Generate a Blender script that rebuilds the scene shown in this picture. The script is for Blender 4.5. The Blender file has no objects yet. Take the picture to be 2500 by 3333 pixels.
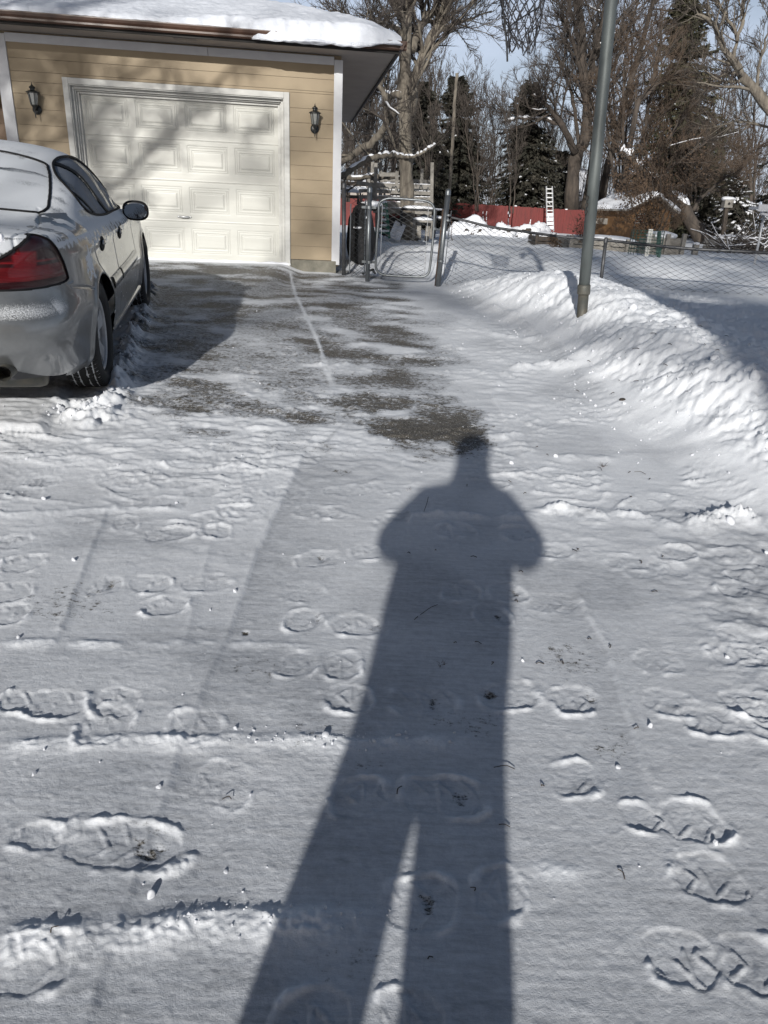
import bpy, math, random
import numpy as np
C = bpy.context.scene.collection
PI = math.pi
def R(a): return math.radians(a)

# ---------------------------------------------------------------- camera model
CAMH = 1.42; PITCH = R(22.68); ROLL = R(2.72); FOC = 2311.0
_R0 = np.array([1, 0, 0.]); _U0 = np.array([0, math.sin(PITCH), math.cos(PITCH)]); FW = np.array([0, math.cos(PITCH), -math.sin(PITCH)])
RT = math.cos(ROLL)*_R0 + math.sin(ROLL)*_U0
UP = -math.sin(ROLL)*_R0 + math.cos(ROLL)*_U0
SC = 2500/1659.0
def ray(px, py): return RT*(px*SC-1250)/FOC - UP*(py*SC-1666.5)/FOC + FW
def at(px, py, Y):
    d = ray(px, py); return np.array([0, 0, CAMH]) + d*Y/d[1]

# ---------------------------------------------------------------- noise
_rs = np.random.RandomState(5)
_perm = np.concatenate([_rs.permutation(4096)]*3)
_g = _rs.rand(4096)*2*PI
_gx = np.cos(_g); _gy = np.sin(_g)
def perlin(x, y, seed=0):
    x = np.asarray(x, float)+seed*17.31; y = np.asarray(y, float)+seed*9.77
    xi = np.floor(x).astype(np.int64); yi = np.floor(y).astype(np.int64)
    xf = x-xi; yf = y-yi
    u = xf*xf*xf*(xf*(xf*6-15)+10); v = yf*yf*yf*(yf*(yf*6-15)+10)
    def gr_(ix, iy, dx, dy):
        h = _perm[(_perm[ix & 4095]+iy) & 4095]
        return _gx[h]*dx+_gy[h]*dy
    a = gr_(xi, yi, xf, yf); b = gr_(xi+1, yi, xf-1, yf)
    c = gr_(xi, yi+1, xf, yf-1); d = gr_(xi+1, yi+1, xf-1, yf-1)
    return ((a+(b-a)*u) + ((c+(d-c)*u)-(a+(b-a)*u))*v)*1.5
def fbm(x, y, o=4, seed=0, gain=.5):
    s = 0; a = 1.0; f = 1.0
    for i in range(o):
        s = s+a*perlin(np.asarray(x)*f, np.asarray(y)*f, seed+i*3); a *= gain; f *= 2.03
    return s
def ss(a, b, x):
    t = np.clip((x-a)/(b-a), 0, 1); return t*t*(3-2*t)

# ---------------------------------------------------------------- terrain (large forms)
TOE_Y = [-20, 2.0, 3.2, 3.5, 3.7, 3.91, 4.26, 4.47, 4.94, 5.36, 6.24, 7.26, 8.34, 9.3, 10.5]
TOE_X = [2.6, 1.98, 1.87, 1.82, 1.80, 1.75, 1.60, 1.53, 1.48, 1.44, 1.44, 1.25, 1.07, .95, .75]
def zbase(x, y):
    x = np.asarray(x, float); y = np.asarray(y, float)
    z = np.where(y < 10.96, .0607*np.maximum(y, -1.5)+.015*np.minimum(y+1.5, 0), .665+(y-10.96)*.0035)
    z = z-.10*ss(-1.75, -1.35, x)*ss(8.0, 10.6, y)*ss(13.5, 11.8, y)*ss(3.5, 1.5, x)
    return np.where(y > 80, .665+69*.0035, z)
def bank(x, y):
    toe = np.interp(y, TOE_Y, TOE_X)
    toe = toe+.06*perlin(y*1.3, y*0+2, 3)+.05*perlin(y*3.5, x*2, 4)
    d = x-toe
    hh = np.interp(y, [-20, 0, 3, 4.5, 6, 8, 9, 9.8, 10.4, 11], [.3, .3, .34, .40, .42, .44, .38, .25, .10, .03])
    hh = hh*(1+.10*perlin(y*1.1, y*0, 8))
    up = ss(-.22, .64, d)
    down = 1-ss(.75, 2.1, d)*.72
    cut = 1-ss(11, 13, y)
    b = hh*up*down*cut
    # raised snow of the yard beyond
    yard = .10*ss(.5, 2.2, d)*(1-cut) + .04*ss(10.9, 12.5, y)*(1-ss(60, 90, y))*ss(-1.3, -.6, x+.137*(y-11))
    return b+yard*(1-.0), up*cut, d
def zmac(x, y):
    b, u, d = bank(np.asarray(x, float), np.asarray(y, float))
    far = ss(12, 20, y)
    return zbase(x, y)+b+.05*far*fbm(np.asarray(x)*.25, np.asarray(y)*.25, 3, 21)
def gr(px, py, dz=0.0):
    d = ray(px, py); t = np.linspace(.5, 60, 12000)
    X = d[0]*t; Y = d[1]*t; Z = CAMH+d[2]*t
    k = np.argmax(Z < zmac(X, Y)+dz)
    return np.array([X[k], Y[k], Z[k]])

# ---------------------------------------------------------------- mesh helpers
OFF = {}
def mk(name, V, F, mat, parent=None, smooth=False, attrs=None, loc=None, bevel=0, raw=False):
    """V (n,3), F list of (k,3) / (k,4) int arrays or list of tuples"""
    V = np.asarray(V, dtype=np.float64).reshape(-1, 3)
    if not raw:
        if parent is not None: V = V-OFF[parent]
        elif loc is not None: V = V-np.asarray(loc)
    me = bpy.data.meshes.new(name)
    if isinstance(F, np.ndarray): F = [F]
    if len(F) and not isinstance(F[0], np.ndarray):
        me.from_pydata([tuple(v) for v in V], [], [tuple(int(q) for q in f) for f in F])
    else:
        F = [f for f in F if len(f)]
        nl = sum(f.size for f in F); nf = sum(len(f) for f in F)
        me.vertices.add(len(V)); me.vertices.foreach_set('co', V.astype(np.float32).ravel())
        me.loops.add(nl); me.polygons.add(nf)
        me.loops.foreach_set('vertex_index', np.concatenate([f.ravel() for f in F]).astype(np.int32))
        st = []; s = 0
        for f in F:
            st.append(s+np.arange(len(f))*f.shape[1]); s += f.size
        me.polygons.foreach_set('loop_start', np.concatenate(st).astype(np.int32))
        me.update(calc_edges=True)
    me.polygons.foreach_set('use_smooth', np.full(len(me.polygons), bool(smooth), dtype=bool))
    if attrs:
        for k, a in attrs.items():
            at_ = me.attributes.new(k, 'FLOAT', 'POINT'); at_.data.foreach_set('value', np.asarray(a, dtype=np.float32))
    me.materials.append(mat)
    o = bpy.data.objects.new(name, me); C.objects.link(o)
    if parent is not None:
        o.parent = parent; OFF[o] = OFF[parent]
    elif loc is not None and not raw:
        o.location = tuple(loc); OFF[o] = np.asarray(loc, float)
    else: OFF[o] = np.zeros(3)
    if bevel:
        m = o.modifiers.new('bevel', 'BEVEL'); m.width = bevel; m.segments = 2; m.limit_method = 'ANGLE'
    return o
def tag(o, label=None, cat=None, group=None, kind=None):
    if label: o['label'] = label
    if cat: o['category'] = cat
    if group: o['group'] = group
    if kind: o['kind'] = kind
    return o
def thing(name, label, cat, loc=(0, 0, 0), group=None):
    o = bpy.data.objects.new(name, None); C.objects.link(o); o.location = tuple(float(q) for q in loc)
    o.empty_display_size = .1
    OFF[o] = np.asarray(loc, float)
    return tag(o, label, cat, group)
def cat_(parts):
    Vs = []; Fs = {}; n = 0
    for V, F in parts:
        V = np.asarray(V, float).reshape(-1, 3)
        if isinstance(F, np.ndarray): F = [F]
        for f in F:
            f = np.asarray(f)
            if f.ndim == 1: f = f[None]
            Fs.setdefault(f.shape[1], []).append(f+n)
        Vs.append(V); n += len(V)
    return np.concatenate(Vs), [np.concatenate(v) for v in Fs.values()]
BF = np.array([[0, 3, 2, 1], [4, 5, 6, 7], [0, 1, 5, 4], [1, 2, 6, 5], [2, 3, 7, 6], [3, 0, 4, 7]])
def bx(a, b, M=None):
    x0, y0, z0 = a; x1, y1, z1 = b
    V = np.array([[x0, y0, z0], [x1, y0, z0], [x1, y1, z0], [x0, y1, z0], [x0, y0, z1], [x1, y0, z1], [x1, y1, z1], [x0, y1, z1]], float)
    if M is not None: V = M(V)
    return V, BF
def nrm(v): return v/np.maximum(np.linalg.norm(v, axis=-1, keepdims=True), 1e-9)
def beam(p, q, w, h, up=(0, 0, 1)):
    p = np.asarray(p, float); q = np.asarray(q, float); t = nrm(q-p)
    s = np.cross(t, up)
    if np.linalg.norm(s) < 1e-3: s = np.array([1, 0, 0.])
    s = nrm(s); u = np.cross(s, t)
    V = []
    for e in (p, q):
        for a, b in ((-1, -1), (1, -1), (1, 1), (-1, 1)): V.append(e+s*a*w/2+u*b*h/2)
    return np.array(V), BF
def tubes(pts, rad, s=6, caps=False):
    pts = np.asarray(pts, float); rad = np.asarray(rad, float)
    if pts.ndim == 2: pts = pts[None]; rad = np.broadcast_to(rad, pts.shape[:2])
    n, m = pts.shape[:2]
    t = np.empty_like(pts); t[:, 1:-1] = pts[:, 2:]-pts[:, :-2]; t[:, 0] = pts[:, 1]-pts[:, 0]; t[:, -1] = pts[:, -1]-pts[:, -2]
    t = nrm(t)
    avg = nrm(pts[:, -1]-pts[:, 0]+1e-7)
    ref = np.where(np.abs(avg[:, 2:3]) < .8, np.array([[0, 0, 1.]]), np.array([[1., .1, 0]]))
    u = nrm(np.cross(t, ref[:, None, :])); v = np.cross(t, u)
    a = np.arange(s)*2*PI/s
    V = pts[:, :, None, :]+rad[:, :, None, None]*(u[:, :, None, :]*np.cos(a)[None, None, :, None]+v[:, :, None, :]*np.sin(a)[None, None, :, None])
    idx = np.arange(n*m*s).reshape(n, m, s)
    A = idx[:, :-1]; B = idx[:, 1:]
    F = np.stack([A, np.roll(A, -1, 2), np.roll(B, -1, 2), B], -1).reshape(-1, 4)
    out = [F]
    V = V.reshape(-1, 3)
    if caps:
        c0 = len(V); V = np.concatenate([V, pts[:, 0], pts[:, -1]])
        e = np.arange(n)
        for row, base, flip in ((idx[:, 0], c0, False), (idx[:, -1], c0+n, True)):
            q = np.roll(row, -1, 1)
            T = np.stack([np.broadcast_to((base+e)[:, None], row.shape), q if not flip else row, row if not flip else q], -1).reshape(-1, 3)
            out.append(T)
    return V, out
def lathe(prof, c=(0, 0, 0), s=16, axis=2, rot=0):
    prof = np.asarray(prof, float); m = len(prof)
    a = np.arange(s)*2*PI/s+rot
    V = np.zeros((m, s, 3)); V[:, :, 0] = prof[:, 0:1]*np.cos(a); V[:, :, 1] = prof[:, 0:1]*np.sin(a); V[:, :, 2] = prof[:, 1:2]
    if axis == 0: V = V[:, :, [2, 0, 1]]
    if axis == 1: V = V[:, :, [0, 2, 1]]
    idx = np.arange(m*s).reshape(m, s); A = idx[:-1]; B = idx[1:]
    F = np.stack([A, np.roll(A, -1, 1), np.roll(B, -1, 1), B], -1).reshape(-1, 4)
    return V.reshape(-1, 3)+np.asarray(c), [F]
def grid(nx, ny):
    i = np.arange(nx*ny).reshape(ny, nx)
    return np.stack([i[:-1, :-1], i[:-1, 1:], i[1:, 1:], i[1:, :-1]], -1).reshape(-1, 4)
def catmull(P, n):
    P = np.asarray(P, float); m = len(P)
    Q = np.concatenate([[2*P[0]-P[1]], P, [2*P[-1]-P[-2]]])
    u = np.linspace(0, m-1-1e-6, n); k = u.astype(int); f = (u-k)[:, None]
    a, b, c, d = Q[k], Q[k+1], Q[k+2], Q[k+3]
    return .5*((2*b)+(-a+c)*f+(2*a-5*b+4*c-d)*f**2+(-a+3*b-3*c+d)*f**3)
def inpoly(x, y, poly):
    ins = np.zeros(np.shape(x), bool); n = len(poly)
    for i in range(n):
        x1, y1 = poly[i]; x2, y2 = poly[(i+1) % n]
        if y1 == y2: continue
        c = ((y1 > y) != (y2 > y)) & (x < (x2-x1)*(y-y1)/(y2-y1)+x1)
        ins ^= c
    return ins
def segdist(x, y, pl, closed=False):
    d = np.full(np.shape(x), 1e9); n = len(pl)
    for i in range(n if closed else n-1):
        ax, ay = pl[i]; bx_, by = pl[(i+1) % n]
        L = (bx_-ax)**2+(by-ay)**2+1e-12
        t = np.clip(((x-ax)*(bx_-ax)+(y-ay)*(by-ay))/L, 0, 1)
        d = np.minimum(d, np.hypot(x-ax-t*(bx_-ax), y-ay-t*(by-ay)))
    return d

# ---------------------------------------------------------------- materials
def newmat(name):
    m = bpy.data.materials.new(name); m.use_nodes = True
    nt = m.node_tree; b = nt.nodes['Principled BSDF']
    return m, nt, b
def link(nt, a, b): nt.links.new(a, b)
def node(nt, t, **k):
    n = nt.nodes.new(t)
    for q, v in k.items():
        if q in n.inputs: n.inputs[q].default_value = v
        else: setattr(n, q, v)
    return n
def mixc(nt, fac, a, b):
    n = nt.nodes.new('ShaderNodeMix'); n.data_type = 'RGBA'
    for s, v in ((0, fac), (6, a), (7, b)):
        if hasattr(v, 'links') or hasattr(v, 'is_output'): link(nt, v, n.inputs[s])
        else: n.inputs[s].default_value = v if s == 0 else (tuple(v)+(1,))[:4]
    return n.outputs[2]
def ramp(nt, src, a, b):
    n = nt.nodes.new('ShaderNodeMapRange'); n.inputs[1].default_value = a; n.inputs[2].default_value = b
    link(nt, src, n.inputs[0]); return n.outputs[0]
def mathn(nt, op, a, b=None):
    n = nt.nodes.new('ShaderNodeMath'); n.operation = op
    for s, v in ((0, a), (1, b)):
        if v is None: continue
        if hasattr(v, 'is_output'): link(nt, v, n.inputs[s])
        else: n.inputs[s].default_value = v
    return n.outputs[0]
def coords(nt, scale=(1, 1, 1), obj=True):
    t = nt.nodes.new('ShaderNodeTexCoord'); mp = nt.nodes.new('ShaderNodeMapping'); mp.inputs['Scale'].default_value = scale
    link(nt, t.outputs['Object'], mp.inputs[0]); return mp.outputs[0]
def noise(nt, co, scale, detail=4, rough=.55):
    n = nt.nodes.new('ShaderNodeTexNoise'); n.inputs['Scale'].default_value = scale; n.inputs['Detail'].default_value = detail; n.inputs['Roughness'].default_value = rough
    link(nt, co, n.inputs['Vector']); return n.outputs[0]
def bump(nt, b, h, strength, dist):
    n = nt.nodes.new('ShaderNodeBump'); n.inputs['Strength'].default_value = strength; n.inputs['Distance'].default_value = dist
    link(nt, h, n.inputs['Height']); link(nt, n.outputs[0], b.inputs['Normal'])
def simple(name, c, c2=None, rough=.6, metal=0, nscale=8, bstr=0, bdist=.01, bscale=None, stretch=(1, 1, 1), spec=.5, coat=0, lo=.35, hi=.65):
    m, nt, b = newmat(name)
    co = coords(nt, stretch)
    if c2 is None: c2 = tuple(q*.75 for q in c)
    f = ramp(nt, noise(nt, co, nscale, 5), lo, hi)
    link(nt, mixc(nt, f, c, c2), b.inputs['Base Color'])
    b.inputs['Roughness'].default_value = rough; b.inputs['Metallic'].default_value = metal
    b.inputs['Specular IOR Level'].default_value = spec
    if coat: b.inputs['Coat Weight'].default_value = coat; b.inputs['Coat Roughness'].default_value = .08
    if bstr: bump(nt, b, noise(nt, co, bscale or nscale*3, 4), bstr, bdist)
    return m
M = {}
M['siding'] = simple('siding', (.325, .255, .165), (.265, .205, .13), rough=.6, nscale=1.4, bstr=.12, bdist=.003, bscale=40)
M['siding_shade'] = simple('shaded_siding', (.16, .10, .06), rough=.6, nscale=3)  # siding with shade painted into the colour, for recess and lap gaps
M['white'] = simple('white_paint', (.55, .547, .52), (.47, .465, .44), rough=.45, nscale=5, bstr=.2, bdist=.003, bscale=20, stretch=(1, 1, 3))
M['door'] = simple('door_paint', (.53, .527, .485), (.485, .48, .44), rough=.4, nscale=2.5, bstr=.12, bdist=.002, bscale=40, stretch=(.4, 1, 4))
M['trimw'] = simple('trim_white', (.56, .565, .58), (.50, .50, .52), rough=.5, nscale=4)
M['brown'] = simple('brown_gutter', (.055, .028, .018), (.085, .045, .03), rough=.35, nscale=6, stretch=(1, 1, 1))
M['darkgap'] = simple('dark_gap', (.012, .01, .009), rough=.7)
M['soffit'] = simple('soffit', (.30, .26, .23), (.26, .225, .20), rough=.6, nscale=3, bstr=.2, bdist=.004)
M['concrete'] = simple('concrete_block', (.20, .185, .15), (.13, .125, .10), rough=.9, nscale=9, bstr=.5, bdist=.01)
M['shingle'] = simple('shingle', (.08, .07, .065), rough=.9, nscale=20)
M['black'] = simple('black_metal', (.012, .014, .014), (.02, .022, .022), rough=.35, nscale=20)
M['blackm'] = simple('black_matte', (.007, .007, .008), (.016, .016, .018), rough=.8, nscale=6, bstr=.8, bdist=.03, bscale=9)
M['galv'] = simple('galvanized', (.22, .235, .245), (.15, .16, .17), rough=.42, metal=.75, nscale=25, bstr=.15, bdist=.002, stretch=(1, 1, .3))
M['galvd'] = simple('galvanized_dark', (.05, .052, .056), (.09, .09, .095), rough=.5, metal=.4, nscale=20)
M['wire'] = simple('wire', (.030, .033, .037), (.055, .06, .065), rough=.5, metal=.3, nscale=10)
M['pole'] = simple('pole_paint', (.125, .14, .138), (.055, .063, .062), rough=.55, metal=.3, nscale=9, bstr=.2, bdist=.003, bscale=60, stretch=(1, 1, .25), lo=.4, hi=.72)
M['poled'] = simple('pole_rust', (.075, .078, .07), (.12, .11, .09), rough=.6, metal=.3, nscale=12)
M['rust'] = simple('rust', (.09, .05, .03), (.05, .04, .035), rough=.85, nscale=20)
M['net'] = simple('net_cord', (.07, .068, .075), (.045, .045, .05), rough=.9, nscale=30)
M['cord'] = simple('black_cord', (.02, .02, .022), rough=.6)
M['bark'] = simple('bark', (.20, .175, .14), (.09, .076, .062), rough=.95, nscale=9, bstr=1, bdist=.04, bscale=16, stretch=(1, 1, .22))
M['barkd'] = simple('bark_dark', (.085, .068, .055), (.04, .033, .028), rough=.95, nscale=7, bstr=.8, bdist=.04, bscale=12, stretch=(1, 1, .3))
M['twig'] = simple('twig', (.070, .057, .048), (.040, .033, .028), rough=.9, nscale=1.5)
M['twigb'] = simple('twig_brown', (.105, .073, .050), (.062, .044, .031), rough=.9, nscale=1.2)
M['needle'] = simple('needle', (.022, .024, .017), (.046, .040, .029), rough=.8, nscale=1.6)
M['needler'] = simple('needle_green', (.045, .050, .026), (.075, .066, .038), rough=.8, nscale=1.6)
M['leaf'] = simple('dead_leaf', (.10, .062, .036), (.062, .042, .028), rough=.8, nscale=6)
M['snowp'] = simple('snow_lump', (.84, .85, .88), (.78, .79, .83), rough=.7, nscale=9, bstr=.5, bdist=.02, bscale=22)
M['roofsnow'] = simple('roof_snow', (.70, .725, .78), (.62, .645, .70), rough=.7, nscale=5, bstr=.5, bdist=.02, bscale=18)
M['crumb'] = simple('snow_crumb', (.66, .675, .71), (.56, .575, .61), rough=.8, nscale=60)
M['red'] = simple('red_fence', (.15, .018, .015), (.10, .013, .011), rough=.7, nscale=2.2, stretch=(6, 6, .7))
M['oldwood'] = simple('old_wood', (.29, .272, .245), (.17, .158, .14), rough=.9, nscale=7, bstr=.5, bdist=.01, stretch=(1, 1, 1))
M['shed'] = simple('shed_board', (.20, .105, .040), (.14, .072, .03), rough=.75, nscale=2, stretch=(1, 1, 1))
M['shedd'] = simple('shed_red', (.16, .045, .028), rough=.8)
M['green'] = simple('green_ladder', (.02, .13, .09), (.015, .10, .07), rough=.5)
M['alu'] = simple('aluminium', (.62, .63, .64), (.5, .5, .5), rough=.4, metal=.5, nscale=14)
M['beige'] = simple('tan_wood', (.30, .19, .10), (.22, .13, .07), rough=.6)
M['glass'] = simple('lamp_glass', (.22, .23, .22), (.32, .32, .30), rough=.12, nscale=15)
M['twine'] = simple('plastic_green', (.012, .055, .045), rough=.6)
M['paintd'] = simple('dark_fabric', (.02, .025, .04), rough=.9)
M['skin'] = simple('skin', (.45, .28, .20), rough=.5)
M['denim'] = simple('denim', (.03, .05, .10), rough=.9)
M['brick'] = simple('brick', (.24, .12, .08), rough=.9)
# ================================================================ GROUND
def ground_material(kind):
    m, nt, b = newmat(kind+'_surface')
    co = coords(nt)
    a_bare = node(nt, 'ShaderNodeAttribute', attribute_name='bare').outputs['Fac']
    a_thin = node(nt, 'ShaderNodeAttribute', attribute_name='thin').outputs['Fac']
    n1 = noise(nt, co, 3.2, 5); n2 = noise(nt, co, 160, 4, .7); n3 = noise(nt, co, 520, 2, .6); n4 = noise(nt, co, 38, 5, .65)
    streak = noise(nt, coords(nt, (6, 60, 1)), 1.0, 6, .7)
    fine = noise(nt, coords(nt, (26, 95, 1)), 1.0, 5, .7)
    snow = mixc(nt, ramp(nt, n1, .35, .65), (.90, .915, .94), (.85, .87, .90))
    snow = mixc(nt, mathn(nt, 'MULTIPLY', ramp(nt, n2, .42, .75), .55), snow, (.66, .68, .73))
    # thin, slightly dirty swept snow
    icy = mixc(nt, ramp(nt, streak, .38, .62), (.27, .282, .305), (.40, .417, .45))
    tf = mathn(nt, 'MULTIPLY', a_thin, mathn(nt, 'ADD', .60, mathn(nt, 'MULTIPLY', ramp(nt, mathn(nt, 'ADD', mathn(nt, 'MULTIPLY', fine, .55), mathn(nt, 'MULTIPLY', n4, .45)), .34, .62), .40)))
    c = mixc(nt, tf, snow, icy)
    # bare concrete with grit
    conc = mixc(nt, ramp(nt, n4, .35, .65), (.105, .095, .080), (.20, .183, .158))
    conc = mixc(nt, ramp(nt, n2, .44, .60), conc, (.022, .020, .018))
    vor = nt.nodes.new('ShaderNodeTexVoronoi'); vor.inputs['Scale'].default_value = 95; link(nt, co, vor.inputs['Vector'])
    salt = ramp(nt, vor.outputs['Distance'], .30, .20)
    vor2 = noise(nt, co, 60, 2)
    conc = mixc(nt, mathn(nt, 'MULTIPLY', salt, ramp(nt, vor2, .50, .60)), conc, (.66, .65, .62))
    # break-up of the border between snow and concrete
    k = mathn(nt, 'ADD', a_bare, mathn(nt, 'MULTIPLY', mathn(nt, 'SUBTRACT', fine, .5), 1.15))
    k = mathn(nt, 'ADD', k, mathn(nt, 'MULTIPLY', mathn(nt, 'SUBTRACT', streak, .5), .65))
    k = mathn(nt, 'ADD', k, mathn(nt, 'MULTIPLY', mathn(nt, 'SUBTRACT', n2, .5), .7))
    k = mathn(nt, 'ADD', k, mathn(nt, 'MULTIPLY', mathn(nt, 'SUBTRACT', n4, .5), 1.3))
    kf = mathn(nt, 'MULTIPLY', ramp(nt, k, .41, .68), ramp(nt, a_bare, .02, .18))
    c = mixc(nt, kf, c, conc)
    link(nt, c, b.inputs['Base Color'])
    b.inputs['Roughness'].default_value = .62; b.inputs['Specular IOR Level'].default_value = .35
    h = mathn(nt, 'ADD', mathn(nt, 'MULTIPLY', n2, 1.1), mathn(nt, 'MULTIPLY', n3, .55))
    h = mathn(nt, 'ADD', h, mathn(nt, 'MULTIPLY', n4, 1.1))
    h = mathn(nt, 'ADD', h, mathn(nt, 'MULTIPLY', fine, .35))
    h = mathn(nt, 'ADD', h, mathn(nt, 'MULTIPLY', noise(nt, coords(nt, (20, 120, 1)), 1.0, 4, .65), .35))
    bump(nt, b, h, .45, .0035)
    return m
M['snow'] = ground_material('snow'); M['drive'] = ground_material('driveway')

def G2(q): return gr(q[0], q[1])[:2]
def poly2(l): return [tuple(G2(q)) for q in l]

def wfun(y): return np.clip(.95+(y-.3)*.93, .95, 30)+0*y
ys = [-60, -45, -30, -20, -12, -8, -5, -3, -1.8, -1, -.5, -.1, .2, .4, .55, .65]
y = .72
while y < 13:
    ys.append(y); y += max(.0042, .0028*y**1.35)
while y < 420:
    ys.append(y); y *= 1.022 if y < 50 else 1.12
ys = np.array(ys)
s = list(np.arange(-.80, .86, .00185))
l = -.80; step = .004
left = []
while l > -60: l -= step; step *= 1.09; left.append(l)
rr = s[-1]; step = .004; right = []
while rr < 60: rr += step; step *= 1.09; right.append(rr)
ss_ = np.array(left[::-1]+s+right)
GX = ss_[None, :]*wfun(ys)[:, None]; GY = np.repeat(ys[:, None], len(ss_), 1)
ny, nx = GX.shape
near = (GY > .3) & (GY < 30) & (np.abs(GX) < 14)
GB = zbase(GX, GY)
bk, bu, bd = bank(GX, GY)
Z = GB+bk+.05*ss(12, 20, GY)*fbm(GX*.25, GY*.25, 3, 21)
fade = ss(60, 20, GY)*ss(20, 12, np.abs(GX))
# bank relief: slumped folds, crust and crumbs
warp = fbm(GX*1.2, GY*1.2, 3, 41)*.5
warp = warp+.35*fbm(GX*3.1, GY*2.7, 2, 42)
fold = np.abs(fbm(GX*2.6+warp*1.6, GY*2.9+warp*1.8, 4, 31))
bankw = ss(-.02, .3, bd)*ss(11.2, 10.2, GY)*ss(4, 2.4, bd)
Z += bankw*(-.032*fold+.014*fbm(GX*5+warp, GY*6, 3, 33)+.017*fbm(GX*17, GY*19, 4, 35))
Z += bankw*.02*np.maximum(0, perlin(GX*9, GY*11, 38)-.35)
Z += bankw*.035*fbm(GX*1.1+3, GY*1.3, 2, 39)
# yard undulation
yardw = ss(11.0, 12.0, GY)*fade
Z += yardw*(.045*fbm(GX*.8, GY*.7, 4, 51)+.01*fbm(GX*4, GY*5, 3, 52))
# driven/blown heap by the gate
Z += .26*np.exp(-(((GX-.75)/1.1)**2+((GY-13.2)/.8)**2))+.12*np.exp(-(((GX-.1)/.9)**2+((GY-12.1)/.5)**2))
drv = ss(.05, -.05, bd)*ss(11.25, 11.1, GY-.137*(GX+1))
# swept-snow streaks
wob = GY+.025*perlin(GX*1.5, GY*2, 60)
pm = np.clip(.35+1.3*fbm(GX*1.3, GY*1.7, 3, 65), 0, 1.3)
Z += drv*fade*pm*((.0008+.0022*ss(2.4, 4.2, GY))*fbm(GX*2.6, wob*11, 4, 61)+(.0005+.0012*ss(2.4, 4.2, GY))*fbm(GX*9, wob*34, 3, 62)+.0022*fbm(GX*2.2, GY*2.6, 3, 63)+.0008*fbm(GX*11, GY*13, 3, 64))
rough = ss(3.0, 6.0, GX*6-2)*0
thin = np.zeros_like(Z); bare = np.zeros_like(Z)
# ----- strips scraped by a shovel: lines in plan
def strip(pts, dz, thinv, side=1, w=.012):
    """to the right (side=1) of the line the snow is scraped lower"""
    global Z, thin
    P = sorted([tuple(G2(q)) for q in pts], key=lambda q: q[1])
    xl = np.interp(GY, [q[1] for q in P], [q[0] for q in P])
    xl = xl+.008*perlin(GY*5, GY*0, 70)+.004*perlin(GY*23, GY*0, 71)
    rng = ss(P[0][1]-.15, P[0][1]+.02, GY)*ss(P[-1][1]+.15, P[-1][1]-.05, GY) if P[0][1] > 1 else ss(P[-1][1]+.2, P[-1][1]-.05, GY)
    e = ss(-w, w, (GX-xl)*side)
    fall = np.exp(-np.maximum((GX-xl)*side, 0)/.5)
    Z -= drv*rng*e*dz*fall
    Z += drv*rng*.003*np.exp(-((GX-xl)/.02)**2)
    thin = np.maximum(thin, drv*rng*e*thinv*fall**.6)
strip([(655, 985), (560, 1180), (490, 1380), (395, 1600), (345, 1760), (255, 2010), (190, 2212)], .008, .95)
strip([(232, 1105), (170, 1260), (130, 1370)], .006, .55)
strip([(1250, 1290), (1310, 1400), (1390, 1650)], .008, .85, side=-1)
strip([(1060, 850), (1130, 985), (1185, 1100)], .005, .45, side=-1)
strip([(470, 1130), (400, 1390)], .003, .5)
thin = np.maximum(thin, drv*(.52*ss(4.2, 1.3, GY)+.20+.34*ss(-.1, .5, fbm(GX*1.1, GY*1.3, 3, 77))))
# long cross ridges left by the shovel
def ridge(pts, h, w, rag=.5, seed=0, back=0):
    global Z, thin
    P = sorted([tuple(G2(q)) for q in pts])
    X = [q[0] for q in P]; Y = [q[1] for q in P]
    yl = np.interp(GX, X, Y)+.012*perlin(GX*4, GX*0+seed, 80+seed)+.005*perlin(GX*17, GX*0+seed, 81+seed)
    rng = ss(X[0]-.04, X[0]+.06, GX)*ss(X[-1]+.04, X[-1]-.12, GX)
    d = (GY-yl)/w
    prof = np.where(d > 0, np.exp(-(d*1.7)**2), np.exp(-(d*.8)**2))
    a = np.clip(1-rag*.3+rag*.8*fbm(GX*7, GY*9, 3, 90+seed), .1, 2)*(1+.22*perlin(GX*75, GY*85, 96))
    thin = thin*(1-.75*np.clip(rng*prof*a, 0, 1))
    Z += near*rng*prof*h*.80*a*(1+.35*perlin(GX*45, GY*60, 95))
ridge([(0, 2035), (200, 2010), (420, 1990), (600, 1985), (830, 1975)], .016, .042, .6, 1)
ridge([(0, 1608), (250, 1598), (500, 1590), (760, 1598), (1050, 1600)], .009, .030, .9, 2)
ridge([(0, 1388), (300, 1386), (600, 1382)], .007, .024, 1.2, 3)
ridge([(0, 1112), (230, 1100), (430, 1092)], .007, .030, 1.0, 4)
ridge([(880, 1112), (970, 1108), (1065, 1120)], .022, .035, .5, 5)
ridge([(1080, 1120), (1200, 1095), (1330, 1110), (1480, 1130)], .026, .05, .9, 6)
ridge([(1480, 1130), (1570, 1118), (1659, 1125)], .06, .06, .6, 7)
ridge([(780, 770), (900, 768), (1000, 775)], .016, .05, .7, 8)
ridge([(1060, 660), (1120, 680), (1200, 760)], .02, .10, .9, 9)
ridge([(1100, 795), (1180, 790), (1245, 780)], .05, .07, .7, 10)
ridge([(1060, 720), (1180, 722)], .03, .06, .9, 11)
ridge([(1040, 940), (1130, 938)], .03, .05, .8, 12)
ridge([(1200, 985), (1330, 990)], .02, .05, .9, 13)
ridge([(0, 938), (60, 940), (95, 942), (150, 952), (240, 950)], .014, .020, .5, 14)
ridge([(120, 905), (170, 905), (225, 900)], .05, .07, .9, 15)
ridge([(560, 1388), (690, 1392)], .005, .02, .9, 16)
ridge([(1110, 1880), (1300, 1875)], .004, .03, .9, 17)
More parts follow.
